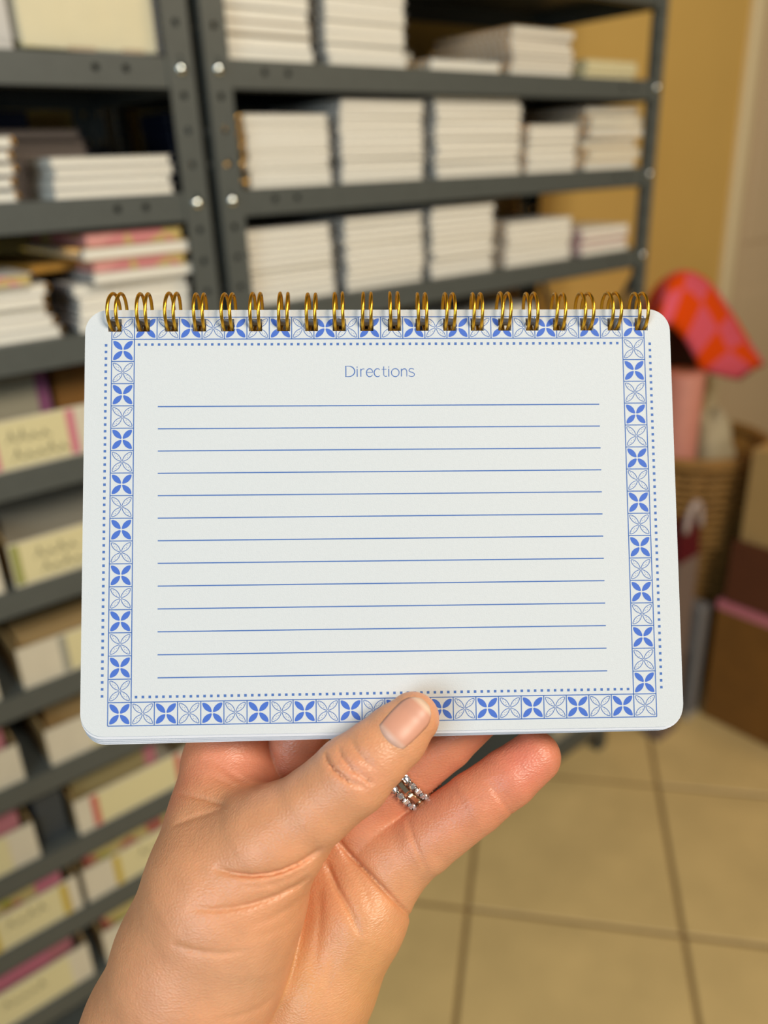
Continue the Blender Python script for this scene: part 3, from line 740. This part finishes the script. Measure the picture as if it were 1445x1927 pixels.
for c, r in cells:
    solid = (c + r) % 2 == 1; nm_ = 'solid_flower_print' if solid else 'outline_flower_print'
    if r == 0:
        me = polys_mesh(nm_, clip_polys([[(a + c + 0.5, b + 0.5) for a, b in q] for q in motif(solid)]), M_ink if solid else M_ink2)
        link(nm_, me, page)
    else:
        o = link(nm_, mS if solid else mO, page); x, y = P(c + 0.5, r + 0.5); o.location = (x, y, 0)
q = []
lw = 0.044
for a, b in (((0, 0), (24, 0)), ((0, 18), (24, 18)), ((0, 0), (0, 18)), ((24, 0), (24, 18)), ((0, 1), (24, 1)), ((0, 17), (24, 17)), ((1, 0), (1, 18)), ((23, 0), (23, 18))):
    q += stroke_quads([a, b], lw)
for c in range(2, 23):
    q += stroke_quads([(c, 0), (c, 1)], lw); q += stroke_quads([(c, 17), (c, 18)], lw)
for r in range(2, 17):
    q += stroke_quads([(0, r), (1, r)], lw); q += stroke_quads([(23, r), (24, r)], lw)
link('border_grid_print', polys_mesh('border_grid_print', clip_polys(q), M_ink2, 0.00003), page)
q = []; ds = 0.056
def dot(a, b): q.append([(a - ds, b - ds), (a + ds, b - ds), (a + ds, b + ds), (a - ds, b + ds)])
for k in range(74): t = 1.21 + (22.76 - 1.21) * k / 73; dot(t, 1.24); dot(t, 16.78)
for k in range(53): t = 1.27 + (16.72 - 1.27) * k / 52; dot(-0.25, t); dot(24.25, t)
link('dotted_line_print', polys_mesh('dotted_line_print', q, M_ink2), page)
for k in range(13):
    b = 4.045 + 0.9935 * k
    link('ruled_line', polys_mesh('ruled_line', stroke_quads([(2.06 + 0.006 * k, b), (21.85, b)], 0.050), M_ink2), page)
# title lettering: strokes traced in a local grid (x right, y down, baseline 862)
def bez(p0, p1, p2, p3, n=10):
    return [((1 - t) ** 3 * p0[0] + 3 * (1 - t) ** 2 * t * p1[0] + 3 * (1 - t) * t * t * p2[0] + t ** 3 * p3[0],
             (1 - t) ** 3 * p0[1] + 3 * (1 - t) ** 2 * t * p1[1] + 3 * (1 - t) * t * t * p2[1] + t ** 3 * p3[1]) for t in [i / n for i in range(n + 1)]]
def ell(cx, cy, rx, ry, a0, a1, n=22):
    return [(cx + rx * math.cos(math.radians(a0 + (a1 - a0) * i / n)), cy + ry * math.sin(math.radians(a0 + (a1 - a0) * i / n))) for i in range(n + 1)]
GL = []
def S_(pts, w=6.5, w2=None): GL.append((pts, w, w2))
S_([(246, 763), (246, 861)], 8); S_([(240, 764), (262, 764)], 4); S_([(240, 860), (262, 860)], 4)
S_([(258, 764)] + ell(272, 812, 54, 48, -90, 90) + [(258, 860)], 5, 9)              # D
def dotc(x, y): S_([(x - 4, y), (x + 4, y)], 8)
for x in (348, 634): S_([(x, 789), (x, 861)], 7.5); dotc(x, 773)                    # i i
S_([(381, 789), (381, 861)], 7.5); S_(bez((381, 812), (386, 793), (398, 787), (414, 790)), 5, 6)   # r
S_([(436, 822), (490, 822)], 4.5); S_([(490, 822)] + ell(461, 825, 29, 37, -5, -330, 30), 5, 8)     # e
S_(ell(532, 825, 30, 37, -45, -315, 28), 5, 8)                                     # c
S_([(588, 768), (588, 838)] + bez((588, 838), (589, 858), (600, 862), (616, 857)), 7, 5); S_([(570, 794), (614, 794)], 4.5)   # t
S_(ell(693, 825, 35, 37, 0, 360, 36), 6.5, 6.5)                                    # o
S_([(749, 789), (749, 861)], 7.5); S_(bez((749, 815), (755, 785), (794, 778), (797, 815)) + [(797, 861)], 5.5, 7.5)           # n
S_(bez((862, 796), (850, 783), (818, 784), (818, 804)) + bez((818, 804), (818, 826), (866, 818), (866, 842)) + bez((866, 842), (866, 866), (828, 866), (814, 852)), 5, 6.5)  # s
mb = MB(); kx = 3.13 / (868 - 238); ky = 1 / (4.817 * 41.9)
for pts, w, w2 in GL:
    tp = [(10.38 + (x - 238) * kx, 2.735 + (y - 861) * ky) for x, y in pts]
    n = len(tp); ww = [(w + ((w2 or w) - w) * math.sin(math.pi * i / max(1, n - 1))) * ky * 1.12 for i in range(n)]
    ribbon(mb, tp, ww)
mb.build('title_lettering', M_ink2, page)
# twin-loop wire binding ----------------------------------------------------------------------
def loop_mesh():
    mb = MB(); r, yc, zc = 0.0059, 0.00205, -0.0026
    for sx in (-1, 1):
        pts = []
        for k in range(28):
            an = 2 * math.pi * k / 28; rr = r * (1 + 0.035 * math.cos(3 * an + 0.5))
            lean = 0.00012 * math.cos(an) * sx
            pts.append((sx * 0.00115 + lean, yc + rr * math.sin(an), zc + rr * 0.98 * math.cos(an)))
        mb.tube(pts, 0.00052, 10, closed=True)
    # crossing piece behind the sheets that joins the pair
    mb.tube([(-0.00115, yc - r * 0.80, zc - r * 0.60), (0.00115, yc - r * 0.80, zc - r * 0.60)], 0.00052, 8)
    return mb.mesh('wire_loop', M_gold, True)
LM = loop_mesh(); yb = (9 + 0.0) * U
for k, h in enumerate(HX):
    o = link('wire_loop', LM, nb); o.location = ((h - 12) * U, (9 + 0.0) * U, 0); o.rotation_euler = (random.uniform(-0.05, 0.05), random.uniform(-0.04, 0.04), random.uniform(-0.035, 0.035))

# ================================================================== HAND
def px(u, v, d): return np.array([(u - CX) / F * d, (v - CY) / F * d, d])      # millimetres, phone axes
def cap(Pt, a, b, ra, rb):
    ba = b - a; X, Y, Z = Pt[..., 0] - a[0], Pt[..., 1] - a[1], Pt[..., 2] - a[2]
    h = np.clip((X * ba[0] + Y * ba[1] + Z * ba[2]) / (ba @ ba), 0, 1)
    return np.sqrt((X - h * ba[0]) ** 2 + (Y - h * ba[1]) ** 2 + (Z - h * ba[2]) ** 2) - (ra + (rb - ra) * h)
def smin(a, b, k):
    h = np.clip(0.5 + 0.5 * (b - a) / k, 0, 1); return b * (1 - h) + a * h - k * h * (1 - h)
def chain(Pt, pts, k=0.0):
    d = None
    for (a, ra), (b, rb) in zip(pts[:-1], pts[1:]):
        c = cap(Pt, a, b, ra, rb); d = c if d is None else (np.minimum(d, c) if k == 0 else smin(d, c, k))
    return d
THUMB = [(px(777, 1352, 231.0), 7.5), (px(744, 1386, 229.5), 8.9), (px(704, 1422, 228.0), 9.7), (px(664, 1458, 227.5), 11.1), (px(590, 1520, 229.0), 11.2), (px(510, 1585, 233.0), 14.5)]
THENAR = [(px(510, 1585, 233.0), 14.5), (px(428, 1700, 238.0), 21.2), (px(371, 1825, 243.0), 24.2), (px(322, 1940, 248.0), 25.5), (px(190, 2260, 262.0), 29), (px(60, 2560, 275.0), 34)]
WEB = [(px(438, 1395, 264), 11.0), (px(428, 1450, 261), 13.5), (px(423, 1540, 254), 17.4), (px(422, 1640, 246), 20.0), (px(405, 1740, 248), 21.0)]
INDEX = [(px(458, 1490, 262), 14.0), (px(440, 1410, 264), 11.2), (px(452, 1300, 263), 9.6), (px(476, 1180, 261), 8.6), (px(490, 1110, 260), 7.6)]
MIDDLE = [(px(545, 1510, 271), 13.0), (px(556, 1400, 268), 10.2), (px(606, 1260, 264), 9.4), (px(650, 1130, 262), 8.5), (px(668, 1060, 261), 7.6)]
RING = [(px(660, 1552, 270), 12.0), (px(752, 1466, 265), 9.5), (px(838, 1396, 263.5), 9.0), (px(930, 1310, 262), 8.3), (px(990, 1245, 261), 7.4)]
PINKY = [(px(744, 1612, 263), 11.5), (px(796, 1584, 259), 10.4), (px(893, 1511, 256), 9.6), (px(956, 1464, 256.5), 9.1), (px(1006, 1424, 258), 8.2)]
PALM = [[(px(458, 1500, 266), 14), (px(400, 1760, 268), 20), (px(330, 1950, 268), 22), (px(200, 2260, 272), 26)],
        [(px(545, 1515, 271), 13), (px(480, 1750, 272), 18), (px(420, 1950, 272), 20)],
        [(px(662, 1557, 270), 12.5), (px(590, 1740, 270), 17), (px(500, 1940, 270), 20), (px(330, 2260, 272), 26), (px(180, 2560, 280), 32)],
        [(px(740, 1622, 263), 11.5), (px(672, 1722, 260), 15.5), (px(596, 1850, 259), 18.5), (px(545, 1950, 260), 20.5), (px(400, 2240, 270), 25)]]
CREASES = [  # (points in the picture plane, depth mm, width mm, depth range)
    ([(612, 1416), (616, 1432), (630, 1450), (655, 1470), (690, 1484)], 1.0, 0.45, (200, 229)),
    ([(636, 1402), (643, 1424), (660, 1446), (690, 1466), (704, 1478)], 0.8, 0.42, (200, 229)),
    ([(660, 1392), (672, 1414), (690, 1434), (706, 1446)], 0.45, 0.45, (200, 229)),
    ([(625, 1410), (640, 1440), (672, 1462)], 0.20, 0.45, (200, 229)),
    ([(400, 1634), (440, 1644), (475, 1648), (505, 1645), (530, 1639), (560, 1626), (585, 1610), (606, 1594)], 1.75, 0.70, (195, 239)),
    ([(352, 1708), (400, 1712), (440, 1709), (480, 1700), (520, 1686), (560, 1666), (585, 1648)], 1.0, 0.75, (195, 239)),
    ([(322, 1777), (350, 1784), (380, 1792), (420, 1794), (470, 1788)], 0.6, 0.8, (195, 238)),
    ([(445, 1668), (480, 1669), (515, 1664), (550, 1650), (582, 1632)], 0.35, 0.7, (195, 239)),
    ([(470, 1742), (510, 1728), (550, 1706), (578, 1680)], 0.30, 0.9, (195, 240)),
    ([(470, 1770), (520, 1752), (556, 1730)], 0.22, 0.9, (195, 240)),
    ([(400, 1920), (450, 1912), (490, 1896), (520, 1872)], 0.30, 0.8, (195, 242)),
    ([(328, 1492), (355, 1497), (385, 1504), (410, 1512), (430, 1518)], 0.60, 0.6, (215, 268)),
    ([(322, 1556), (350, 1544), (380, 1534), (420, 1522)], 0.45, 0.7, (215, 264)),
    ([(400, 1430), (430, 1452), (465, 1476), (510, 1490)], 0.30, 0.9, (230, 264)),
    ([(385, 1455), (420, 1470), (455, 1490)], 0.22, 0.9, (230, 264)),
    ([(628, 1572), (655, 1605), (690, 1640), (735, 1688), (776, 1730)], 1.9, 0.8, (226, 270)),
    ([(612, 1618), (624, 1648), (636, 1674), (660, 1716), (680, 1765)], 1.2, 0.85, (226, 270)),
    ([(650, 1600), (672, 1642), (690, 1680), (700, 1725)], 0.30, 1.0, (226, 270)),
    ([(600, 1668), (603, 1700), (602, 1740), (594, 1800), (585, 1850)], 0.40, 1.2, (226, 270)),
    ([(640, 1740), (632, 1800), (610, 1870), (590, 1927)], 0.22, 1.5, (226, 270)),
    ([(914, 1468), (932, 1490), (948, 1512), (968, 1540)], 0.40, 0.6, (235, 260)),
    ([(924, 1462), (944, 1488), (962, 1512)], 0.20, 0.6, (235, 260)),
    ([(766, 1536), (774, 1566), (786, 1600), (808, 1650)], 0.50, 0.8, (235, 264)),
    ([(845, 1474), (868, 1510), (895, 1560)], 0.15, 0.9, (235, 260)),
]
def sdf(Pt, fine=True):
    thumb = chain(Pt, THUMB, 1.5); then = chain(Pt, THENAR, 6.0)
    th = smin(smin(thumb, then, 6.0), chain(Pt, WEB, 3.0), 13.0)
    palm = None
    for c in PALM:
        d = chain(Pt, c, 4.0); palm = d if palm is None else smin(palm, d, 10.0)
    u = Pt[..., 0] / Pt[..., 2] * F + CX; v = Pt[..., 1] / Pt[..., 2] * F + CY
    fing = None
    for fch in (INDEX, MIDDLE, RING, PINKY):
        d = chain(Pt, fch, 1.0); fing = d if fing is None else smin(fing, d, 0.4)
    hand = smin(palm, fing, 5.0)
    web = np.clip((520 - u) / 140, 0, 1); low = np.clip((v - 1780) / 220, 0, 1)
    k = 1.6 + 10.0 * web + 0.6 * low
    d = smin(th, hand, k)
    if fine:
        shp = d.shape; d = d.ravel(); u = u.ravel(); v = v.ravel(); zz = Pt[..., 2].ravel()
        for pts, dep, wid, (z0, z1) in CREASES:
            A_ = np.array(pts); mg = 26 * wid * 3 + 12
            sel = np.nonzero((u > A_[:, 0].min() - mg) & (u < A_[:, 0].max() + mg) & (v > A_[:, 1].min() - mg) & (v < A_[:, 1].max() + mg) & (zz > z0) & (zz < z1))[0]
            if not len(sel): continue
            us, vs_, zs = u[sel], v[sel], zz[sel]
            best = np.full(us.shape, 1e9); fade = np.zeros(us.shape); n_ = len(pts) - 1
            for q_, ((a0, b0), (a1, b1)) in enumerate(zip(pts[:-1], pts[1:])):
                L2 = (a1 - a0) ** 2 + (b1 - b0) ** 2
                t = np.clip(((us - a0) * (a1 - a0) + (vs_ - b0) * (b1 - b0)) / L2, 0, 1)
                e = (us - a0 - t * (a1 - a0)) ** 2 + (vs_ - b0 - t * (b1 - b0)) ** 2
                s_ = (q_ + t) / n_; fade = np.where(e < best, np.clip(4 * s_ * (1 - s_), 0, 1) ** 0.7, fade); best = np.minimum(best, e)
            m = fade * np.clip((zs - z0) / 3, 0, 1) * np.clip((z1 - zs) / 3, 0, 1)
            mm = np.sqrt(best) / 6.3
            d[sel] += m * dep * (np.exp(-(mm / wid) ** 2) + 0.45 * np.exp(-(mm / (3.2 * wid)) ** 2))
        d = d.reshape(shp)
    return d
def surface_nets(lo, hi, h):
    ns = [int(math.ceil((hi[i] - lo[i]) / h)) + 1 for i in range(3)]
    ax = [lo[i] + h * np.arange(ns[i]) for i in range(3)]
    V = np.empty(ns, np.float32); BS = 10; rad_b = BS * h * 0.87 + 1.5
    nb3 = [int(math.ceil(n / BS)) for n in ns]
    cen_ = np.stack(np.meshgrid(*[lo[i] + h * (np.arange(nb3[i]) * BS + (BS - 1) / 2) for i in range(3)], indexing='ij'), -1)
    cv = sdf(cen_, False)
    for bi in range(nb3[0]):
        for bj in range(nb3[1]):
            for bk in range(nb3[2]):
                sl_ = tuple(slice(b * BS, min((b + 1) * BS, ns[a])) for a, b in enumerate((bi, bj, bk)))
                V[sl_] = cv[bi, bj, bk]
    act_b = np.argwhere(np.abs(cv) < rad_b)
    for c0 in range(0, len(act_b), 160):
        GI = (act_b[c0:c0 + 160, None, :] * BS + np.stack(np.meshgrid(*[np.arange(BS)] * 3, indexing='ij'), -1).reshape(1, -1, 3)).reshape(-1, 3)
        GI = GI[(GI < np.array(ns)).all(1)]
        Gp = np.array(lo) + h * GI; co = sdf(Gp, False); near_ = np.abs(co) < 2.3
        co[near_] = sdf(Gp[near_], True); V[tuple(GI.T)] = co
    I = V < 0
    cnt = np.zeros([n - 1 for n in ns], np.float32); acc = np.zeros([n - 1 for n in ns] + [3], np.float32)
    def sl(o): return tuple(slice(o[i], ns[i] - 1 + o[i]) for i in range(3))
    for a in range(3):
        for o1 in (0, 1):
            for o2 in (0, 1):
                o = [0, 0, 0]; others = [x for x in range(3) if x != a]; o[others[0]] = o1; o[others[1]] = o2
                p = list(o); p[a] = 1
                A0, A1 = V[sl(o)], V[sl(p)]; cr = (A0 < 0) != (A1 < 0)
                t = np.where(cr, A0 / np.where(cr, A0 - A1, 1), 0)
                cnt += cr
                for b in range(3): acc[..., b] += cr * (t if b == a else float(o[b]))
    act = cnt > 0; idx = -np.ones(act.shape, np.int64); idx[act] = np.arange(act.sum())
    base = np.argwhere(act).astype(np.float32)
    verts = (base + acc[act] / cnt[act][:, None]) * h + np.array(lo)
    quads = []
    for a in range(3):
        b, c = (a + 1) % 3, (a + 2) % 3
        s0 = [slice(None)] * 3; s1 = [slice(None)] * 3; s0[a] = slice(0, ns[a] - 1); s1[a] = slice(1, ns[a])
        cr = I[tuple(s0)] != I[tuple(s1)]; E_ = np.argwhere(cr)
        E_ = E_[(E_[:, b] > 0) & (E_[:, c] > 0) & (E_[:, b] < ns[b] - 1) & (E_[:, c] < ns[c] - 1)]
        inside = I[tuple(E_.T)]
        def at(db, dc):
            q_ = E_.copy(); q_[:, b] += db; q_[:, c] += dc; return idx[tuple(q_.T)]
        Q = np.stack([at(-1, -1), at(0, -1), at(0, 0), at(-1, 0)], 1)
        Q[~inside] = Q[~inside][:, ::-1]
        quads.append(Q)
    return verts, np.concatenate(quads)
hv, hq = surface_nets((-152, 18, 205), (64, 262, 318), 0.68)
for it in range(1):    # settle the vertices on the true surface
    d0 = sdf(hv); e = 0.2; g = np.stack([sdf(hv + e * np.eye(3)[i]) - d0 for i in range(3)], 1) / e
    g /= np.maximum(np.linalg.norm(g, axis=1, keepdims=True), 0.3); hv = hv - g * np.clip(d0, -0.5, 0.5)[:, None]
def to_world(pmm): return pmm @ (W.T * 0.001) + np.array([0, 0, H])
def skin_mat(name):
    m = bpy.data.materials.new(name); m.use_nodes = True; nt = m.node_tree; p = nt.nodes['Principled BSDF']
    at = nt.nodes.new('ShaderNodeAttribute'); at.attribute_name = 'skin_tone'
    tc = nt.nodes.new('ShaderNodeTexCoord')
    n = nt.nodes.new('ShaderNodeTexNoise'); n.inputs['Scale'].default_value = 160; n.inputs['Detail'].default_value = 5
    nt.links.new(tc.outputs['Object'], n.inputs['Vector'])
    r = nt.nodes.new('ShaderNodeMapRange'); r.inputs[1].default_value = 0.25; r.inputs[2].default_value = 0.75; r.inputs[3].default_value = 0.93; r.inputs[4].default_value = 1.06
    nt.links.new(n.outputs['Fac'], r.inputs[0])
    v = nt.nodes.new('ShaderNodeVectorMath'); v.operation = 'SCALE'; nt.links.new(at.outputs['Color'], v.inputs[0]); nt.links.new(r.outputs[0], v.inputs['Scale'])
    nt.links.new(v.outputs[0], p.inputs['Base Color'])
    p.inputs['Roughness'].default_value = 0.40; p.inputs['Specular IOR Level'].default_value = 0.5
    p.inputs['Subsurface Weight'].default_value = 0.35; p.inputs['Subsurface Radius'].default_value = (1.0, 0.35, 0.2); p.inputs['Subsurface Scale'].default_value = 0.0028
    n2 = nt.nodes.new('ShaderNodeTexVoronoi'); n2.inputs['Scale'].default_value = 1500
    mp = nt.nodes.new('ShaderNodeMapping'); mp.inputs['Scale'].default_value = (0.6, 1.0, 1.6); mp.inputs['Rotation'].default_value = (0.4, 0.6, 0.5)
    nt.links.new(tc.outputs['Object'], mp.inputs[0]); nt.links.new(mp.outputs[0], n2.inputs['Vector'])
    n3 = nt.nodes.new('ShaderNodeTexNoise'); n3.inputs['Scale'].default_value = 420; n3.inputs['Detail'].default_value = 4; nt.links.new(mp.outputs[0], n3.inputs['Vector'])
    ad = nt.nodes.new('ShaderNodeMath'); ad.operation = 'ADD'; nt.links.new(n2.outputs['Distance'], ad.inputs[0]); nt.links.new(n3.outputs['Fac'], ad.inputs[1])
    b = nt.nodes.new('ShaderNodeBump'); b.inputs['Strength'].default_value = 0.32; b.inputs['Distance'].default_value = 0.0004
    nt.links.new(ad.outputs[0], b.inputs['Height']); nt.links.new(b.outputs[0], p.inputs['Normal'])
    return m
def tone(pmm):
    u = pmm[:, 0] / pmm[:, 2] * F + CX; v = pmm[:, 1] / pmm[:, 2] * F + CY
    base = np.array([0.70, 0.328, 0.172]); c = np.tile(base, (len(pmm), 1))
    def blob(cu, cv, ru, rv, col, zr=None, s=1.0):
        w = np.exp(-(((u - cu) / ru) ** 2 + ((v - cv) / rv) ** 2)) * s
        if zr: w = w * np.clip((pmm[:, 2] - zr[0]) / 4, 0, 1) * np.clip((zr[1] - pmm[:, 2]) / 4, 0, 1)
        c[:] = c * (1 - w[:, None]) + np.array(col) * w[:, None]
    deep = np.clip((pmm[:, 2] - 239) / 8, 0, 1)[:, None]
    up = np.clip((1640 - v) / 120, 0, 1)[:, None]
    c = c * (1 - deep * up * 0.8) + np.array([0.68, 0.24, 0.135]) * deep * up * 0.8      # pink finger pads
    blob(985, 1430, 60, 60, (0.74, 0.22, 0.15), None, 0.8)
    blob(470, 1440, 70, 45, (0.76, 0.30, 0.20), None, 0.5)
    blob(700, 1850, 90, 160, (0.64, 0.32, 0.125), None, 0.7)
    blob(560, 1880, 50, 120, (0.62, 0.31, 0.09), (238, 290), 0.7)
    blob(470, 1850, 110, 90, (0.67, 0.38, 0.23), None, 0.5)
    blob(690, 1460, 40, 35, (0.72, 0.32, 0.19), (200, 240), 0.6)
    blob(650, 1440, 35, 30, (0.70, 0.30, 0.18), (200, 240), 0.4)
    return c
def np_mesh(name, v, fcs, m, tones):
    me = bpy.data.meshes.new(name); me.from_pydata([tuple(x) for x in v], [], [tuple(int(i) for i in f_) for f_ in fcs])
    at = me.color_attributes.new('skin_tone', 'FLOAT_COLOR', 'POINT')
    at.data.foreach_set('color', np.c_[tones, np.ones(len(tones))].astype(np.float32).ravel())
    me.polygons.foreach_set('use_smooth', [True] * len(me.polygons)); me.materials.append(m); me.update(); return me
M_skin = skin_mat('skin')
hand = tag(link('hand', np_mesh('hand', to_world(hv), hq, M_skin, tone(hv))), 'bare left hand gripping the notebook from below, thumb in front', 'hand')
# thumb nail: a thin plate lying on the back of the thumb tip
def hit(u, v, d0=205.0):
    d = np.full(u.shape, d0)
    for it in range(60):
        Pp = np.stack([(u - CX) / F * d, (v - CY) / F * d, d], -1); d = d + np.clip(sdf(Pp, False), -2, 4) * 0.9
    return np.stack([(u - CX) / F * d, (v - CY) / F * d, d], -1)
na = np.array([0.70, -0.714]); nb_ = np.array([0.714, 0.70])      # along and across the nail, in the picture plane
cen = np.array([765.0, 1356.0]); NU, NV = 15, 13; uu, vv, ed = [], [], []
for i in range(NU):
    t = -1 + 2 * i / (NU - 1)
    wv = 34.5 * (1 - 0.10 * t * t) * (1 if t < 0.35 else math.sqrt(max(0.0, 1 - ((t - 0.35) / 0.70) ** 2)))
    for j in range(NV):
        s = -1 + 2 * j / (NV - 1); al = t * 47 - (6.0 * (1 - s * s) if t < -0.9 else 0)
        p = cen + na * al + nb_ * (s * wv + 1.5); uu.append(p[0]); vv.append(p[1]); ed.append((t, s))
top = hit(np.array(uu), np.array(vv)); ed = np.array(ed)
nrm = np.stack([sdf(top + 0.3 * np.eye(3)[i], False) - sdf(top - 0.3 * np.eye(3)[i], False) for i in range(3)], 1); nrm /= np.linalg.norm(nrm, axis=1, keepdims=True)
lift = -0.25 * (ed[:, 0] < -0.95) + 0.42 * (1 - 0.75 * np.abs(ed[:, 1]) ** 4) * (1 - 0.5 * (ed[:, 0] < -0.95)) + 0.55 * np.clip(ed[:, 0] - 0.5, 0, 1)
out_ = top + nrm * lift[:, None]; inn = top - nrm * 0.5; Kn = NU * NV
ff = []
for i in range(NU - 1):
    for j in range(NV - 1):
        a = i * NV + j; ff.append((a, a + NV, a + NV + 1, a + 1)); ff.append((Kn + a, Kn + a + 1, Kn + a + NV + 1, Kn + a + NV))
for i in range(NU - 1):
    for j in (0, NV - 1):
        a = i * NV + j; ff.append((a, a + NV, Kn + a + NV, Kn + a))
for j in range(NV - 1):
    for i in (0, NU - 1):
        a = i * NV + j; ff.append((a, a + 1, Kn + a + 1, Kn + a))
tn = np.tile(np.array([0.64, 0.31, 0.215]), (2 * Kn, 1)); e2_ = np.r_[ed[:, 0], ed[:, 0]]
tn[e2_ > 0.84] = (0.74, 0.52, 0.38); tn[e2_ < -0.80] = (0.68, 0.41, 0.31)
M_nail = bpy.data.materials.new('nail'); M_nail.use_nodes = True
_a = M_nail.node_tree.nodes.new('ShaderNodeAttribute'); _a.attribute_name = 'skin_tone'; _p = M_nail.node_tree.nodes['Principled BSDF']
M_nail.node_tree.links.new(_a.outputs['Color'], _p.inputs['Base Color']); _p.inputs['Roughness'].default_value = 0.42
me = np_mesh('thumb_nail', to_world(np.r_[out_, inn]), ff, M_nail, tn)
bm = bmesh.new(); bm.from_mesh(me); bmesh.ops.recalc_face_normals(bm, faces=bm.faces); bm.to_mesh(me); bm.free()
link('thumb_nail', me, hand)['label'] = 'pale natural thumb nail'

# ================================================================== FINGER RINGS
ra, rb = RING[1][0], RING[2][0]; axis = _unit(rb - ra)
def ring_frame(off):
    c = ra + axis * off; toward = -c / np.linalg.norm(c); e_1 = _unit(toward - axis * (toward @ axis)); e_2 = np.cross(axis, e_1)
    h = np.clip(off / np.linalg.norm(rb - ra), 0, 1); return c, e_1, e_2, RING[1][1] + (RING[2][1] - RING[1][1]) * max(0, h)
def ring(off, label, kind, n):
    c, e_1, e_2, r = ring_frame(off); R_ = r + 0.75
    root = thing('finger_ring', label, 'ring', tuple(to_world(c[None])[0]), 0, 'stacked rings on the ring finger')
    o0 = to_world(c[None])[0]
    def pt(ang, rad_, ax_): return to_world((c + (e_1 * math.cos(ang) + e_2 * math.sin(ang)) * rad_ + axis * ax_)[None])[0] - o0
    mb = MB(); mb.tube([tuple(pt(2 * math.pi * k / 40, R_ - 0.25, 0)) for k in range(40)], 0.00062, 8, closed=True); mb.build('band', M_bandgold, root, True)
    for k in range(n):
        an = 2 * math.pi * (k + 0.5) / n
        if kind == 'round':
            mb = MB(); vs = []
            for lv, (rr, hh) in enumerate(((0.95, 0.2), (1.12, 0.75), (0.62, 1.25))):
                for q_ in range(8):
                    b_ = 2 * math.pi * q_ / 8 + lv * 0.39
                    vs.append(tuple(pt(an + rr * math.cos(b_) / R_, R_ + hh - 0.2, rr * math.sin(b_))))
            fs = [tuple(range(16, 24))] + [(l * 8 + q_, l * 8 + (q_ + 1) % 8, l * 8 + 8 + (q_ + 1) % 8, l * 8 + 8 + q_) for l in (0, 1) for q_ in range(8)]
            mb.add(vs, fs); g_ = mb.build('stone', M_gem, root)
            mb = MB()
            for q_ in range(4):
                b_ = math.pi / 4 + q_ * math.pi / 2
                mb.tube([tuple(pt(an + 1.15 * math.cos(b_) / R_, R_ + hh, 1.15 * math.sin(b_))) for hh in (-0.3, 0.95)], 0.00024, 5)
            mb.build('prongs', M_bandgold, g_)
        else:
            mb = MB(); vs = []
            for hh, ex in ((-0.2, 1.0), (0.45, 1.0), (0.75, 0.75)):
                for sx, sy in ((-1, -1), (1, -1), (1, 1), (-1, 1)):
                    vs.append(tuple(pt(an + sx * 2.2 * ex / R_, R_ + hh, sy * 0.85 * ex)))
            mb.add(vs, [(8, 9, 10, 11)] + [(l * 4 + q_, l * 4 + (q_ + 1) % 4, l * 4 + 4 + (q_ + 1) % 4, l * 4 + 4 + q_) for l in (0, 1) for q_ in range(4)])
            mb.build('bar_link', M_bag, root)
ring(-0.4, 'silver band of round clear stones nearest the palm', 'round', 24)
ring(2.1, 'ring of polished bar links between two stone-set bands', 'bar', 12)
ring(4.6, 'silver band of round clear stones nearest the fingertip', 'round', 24)
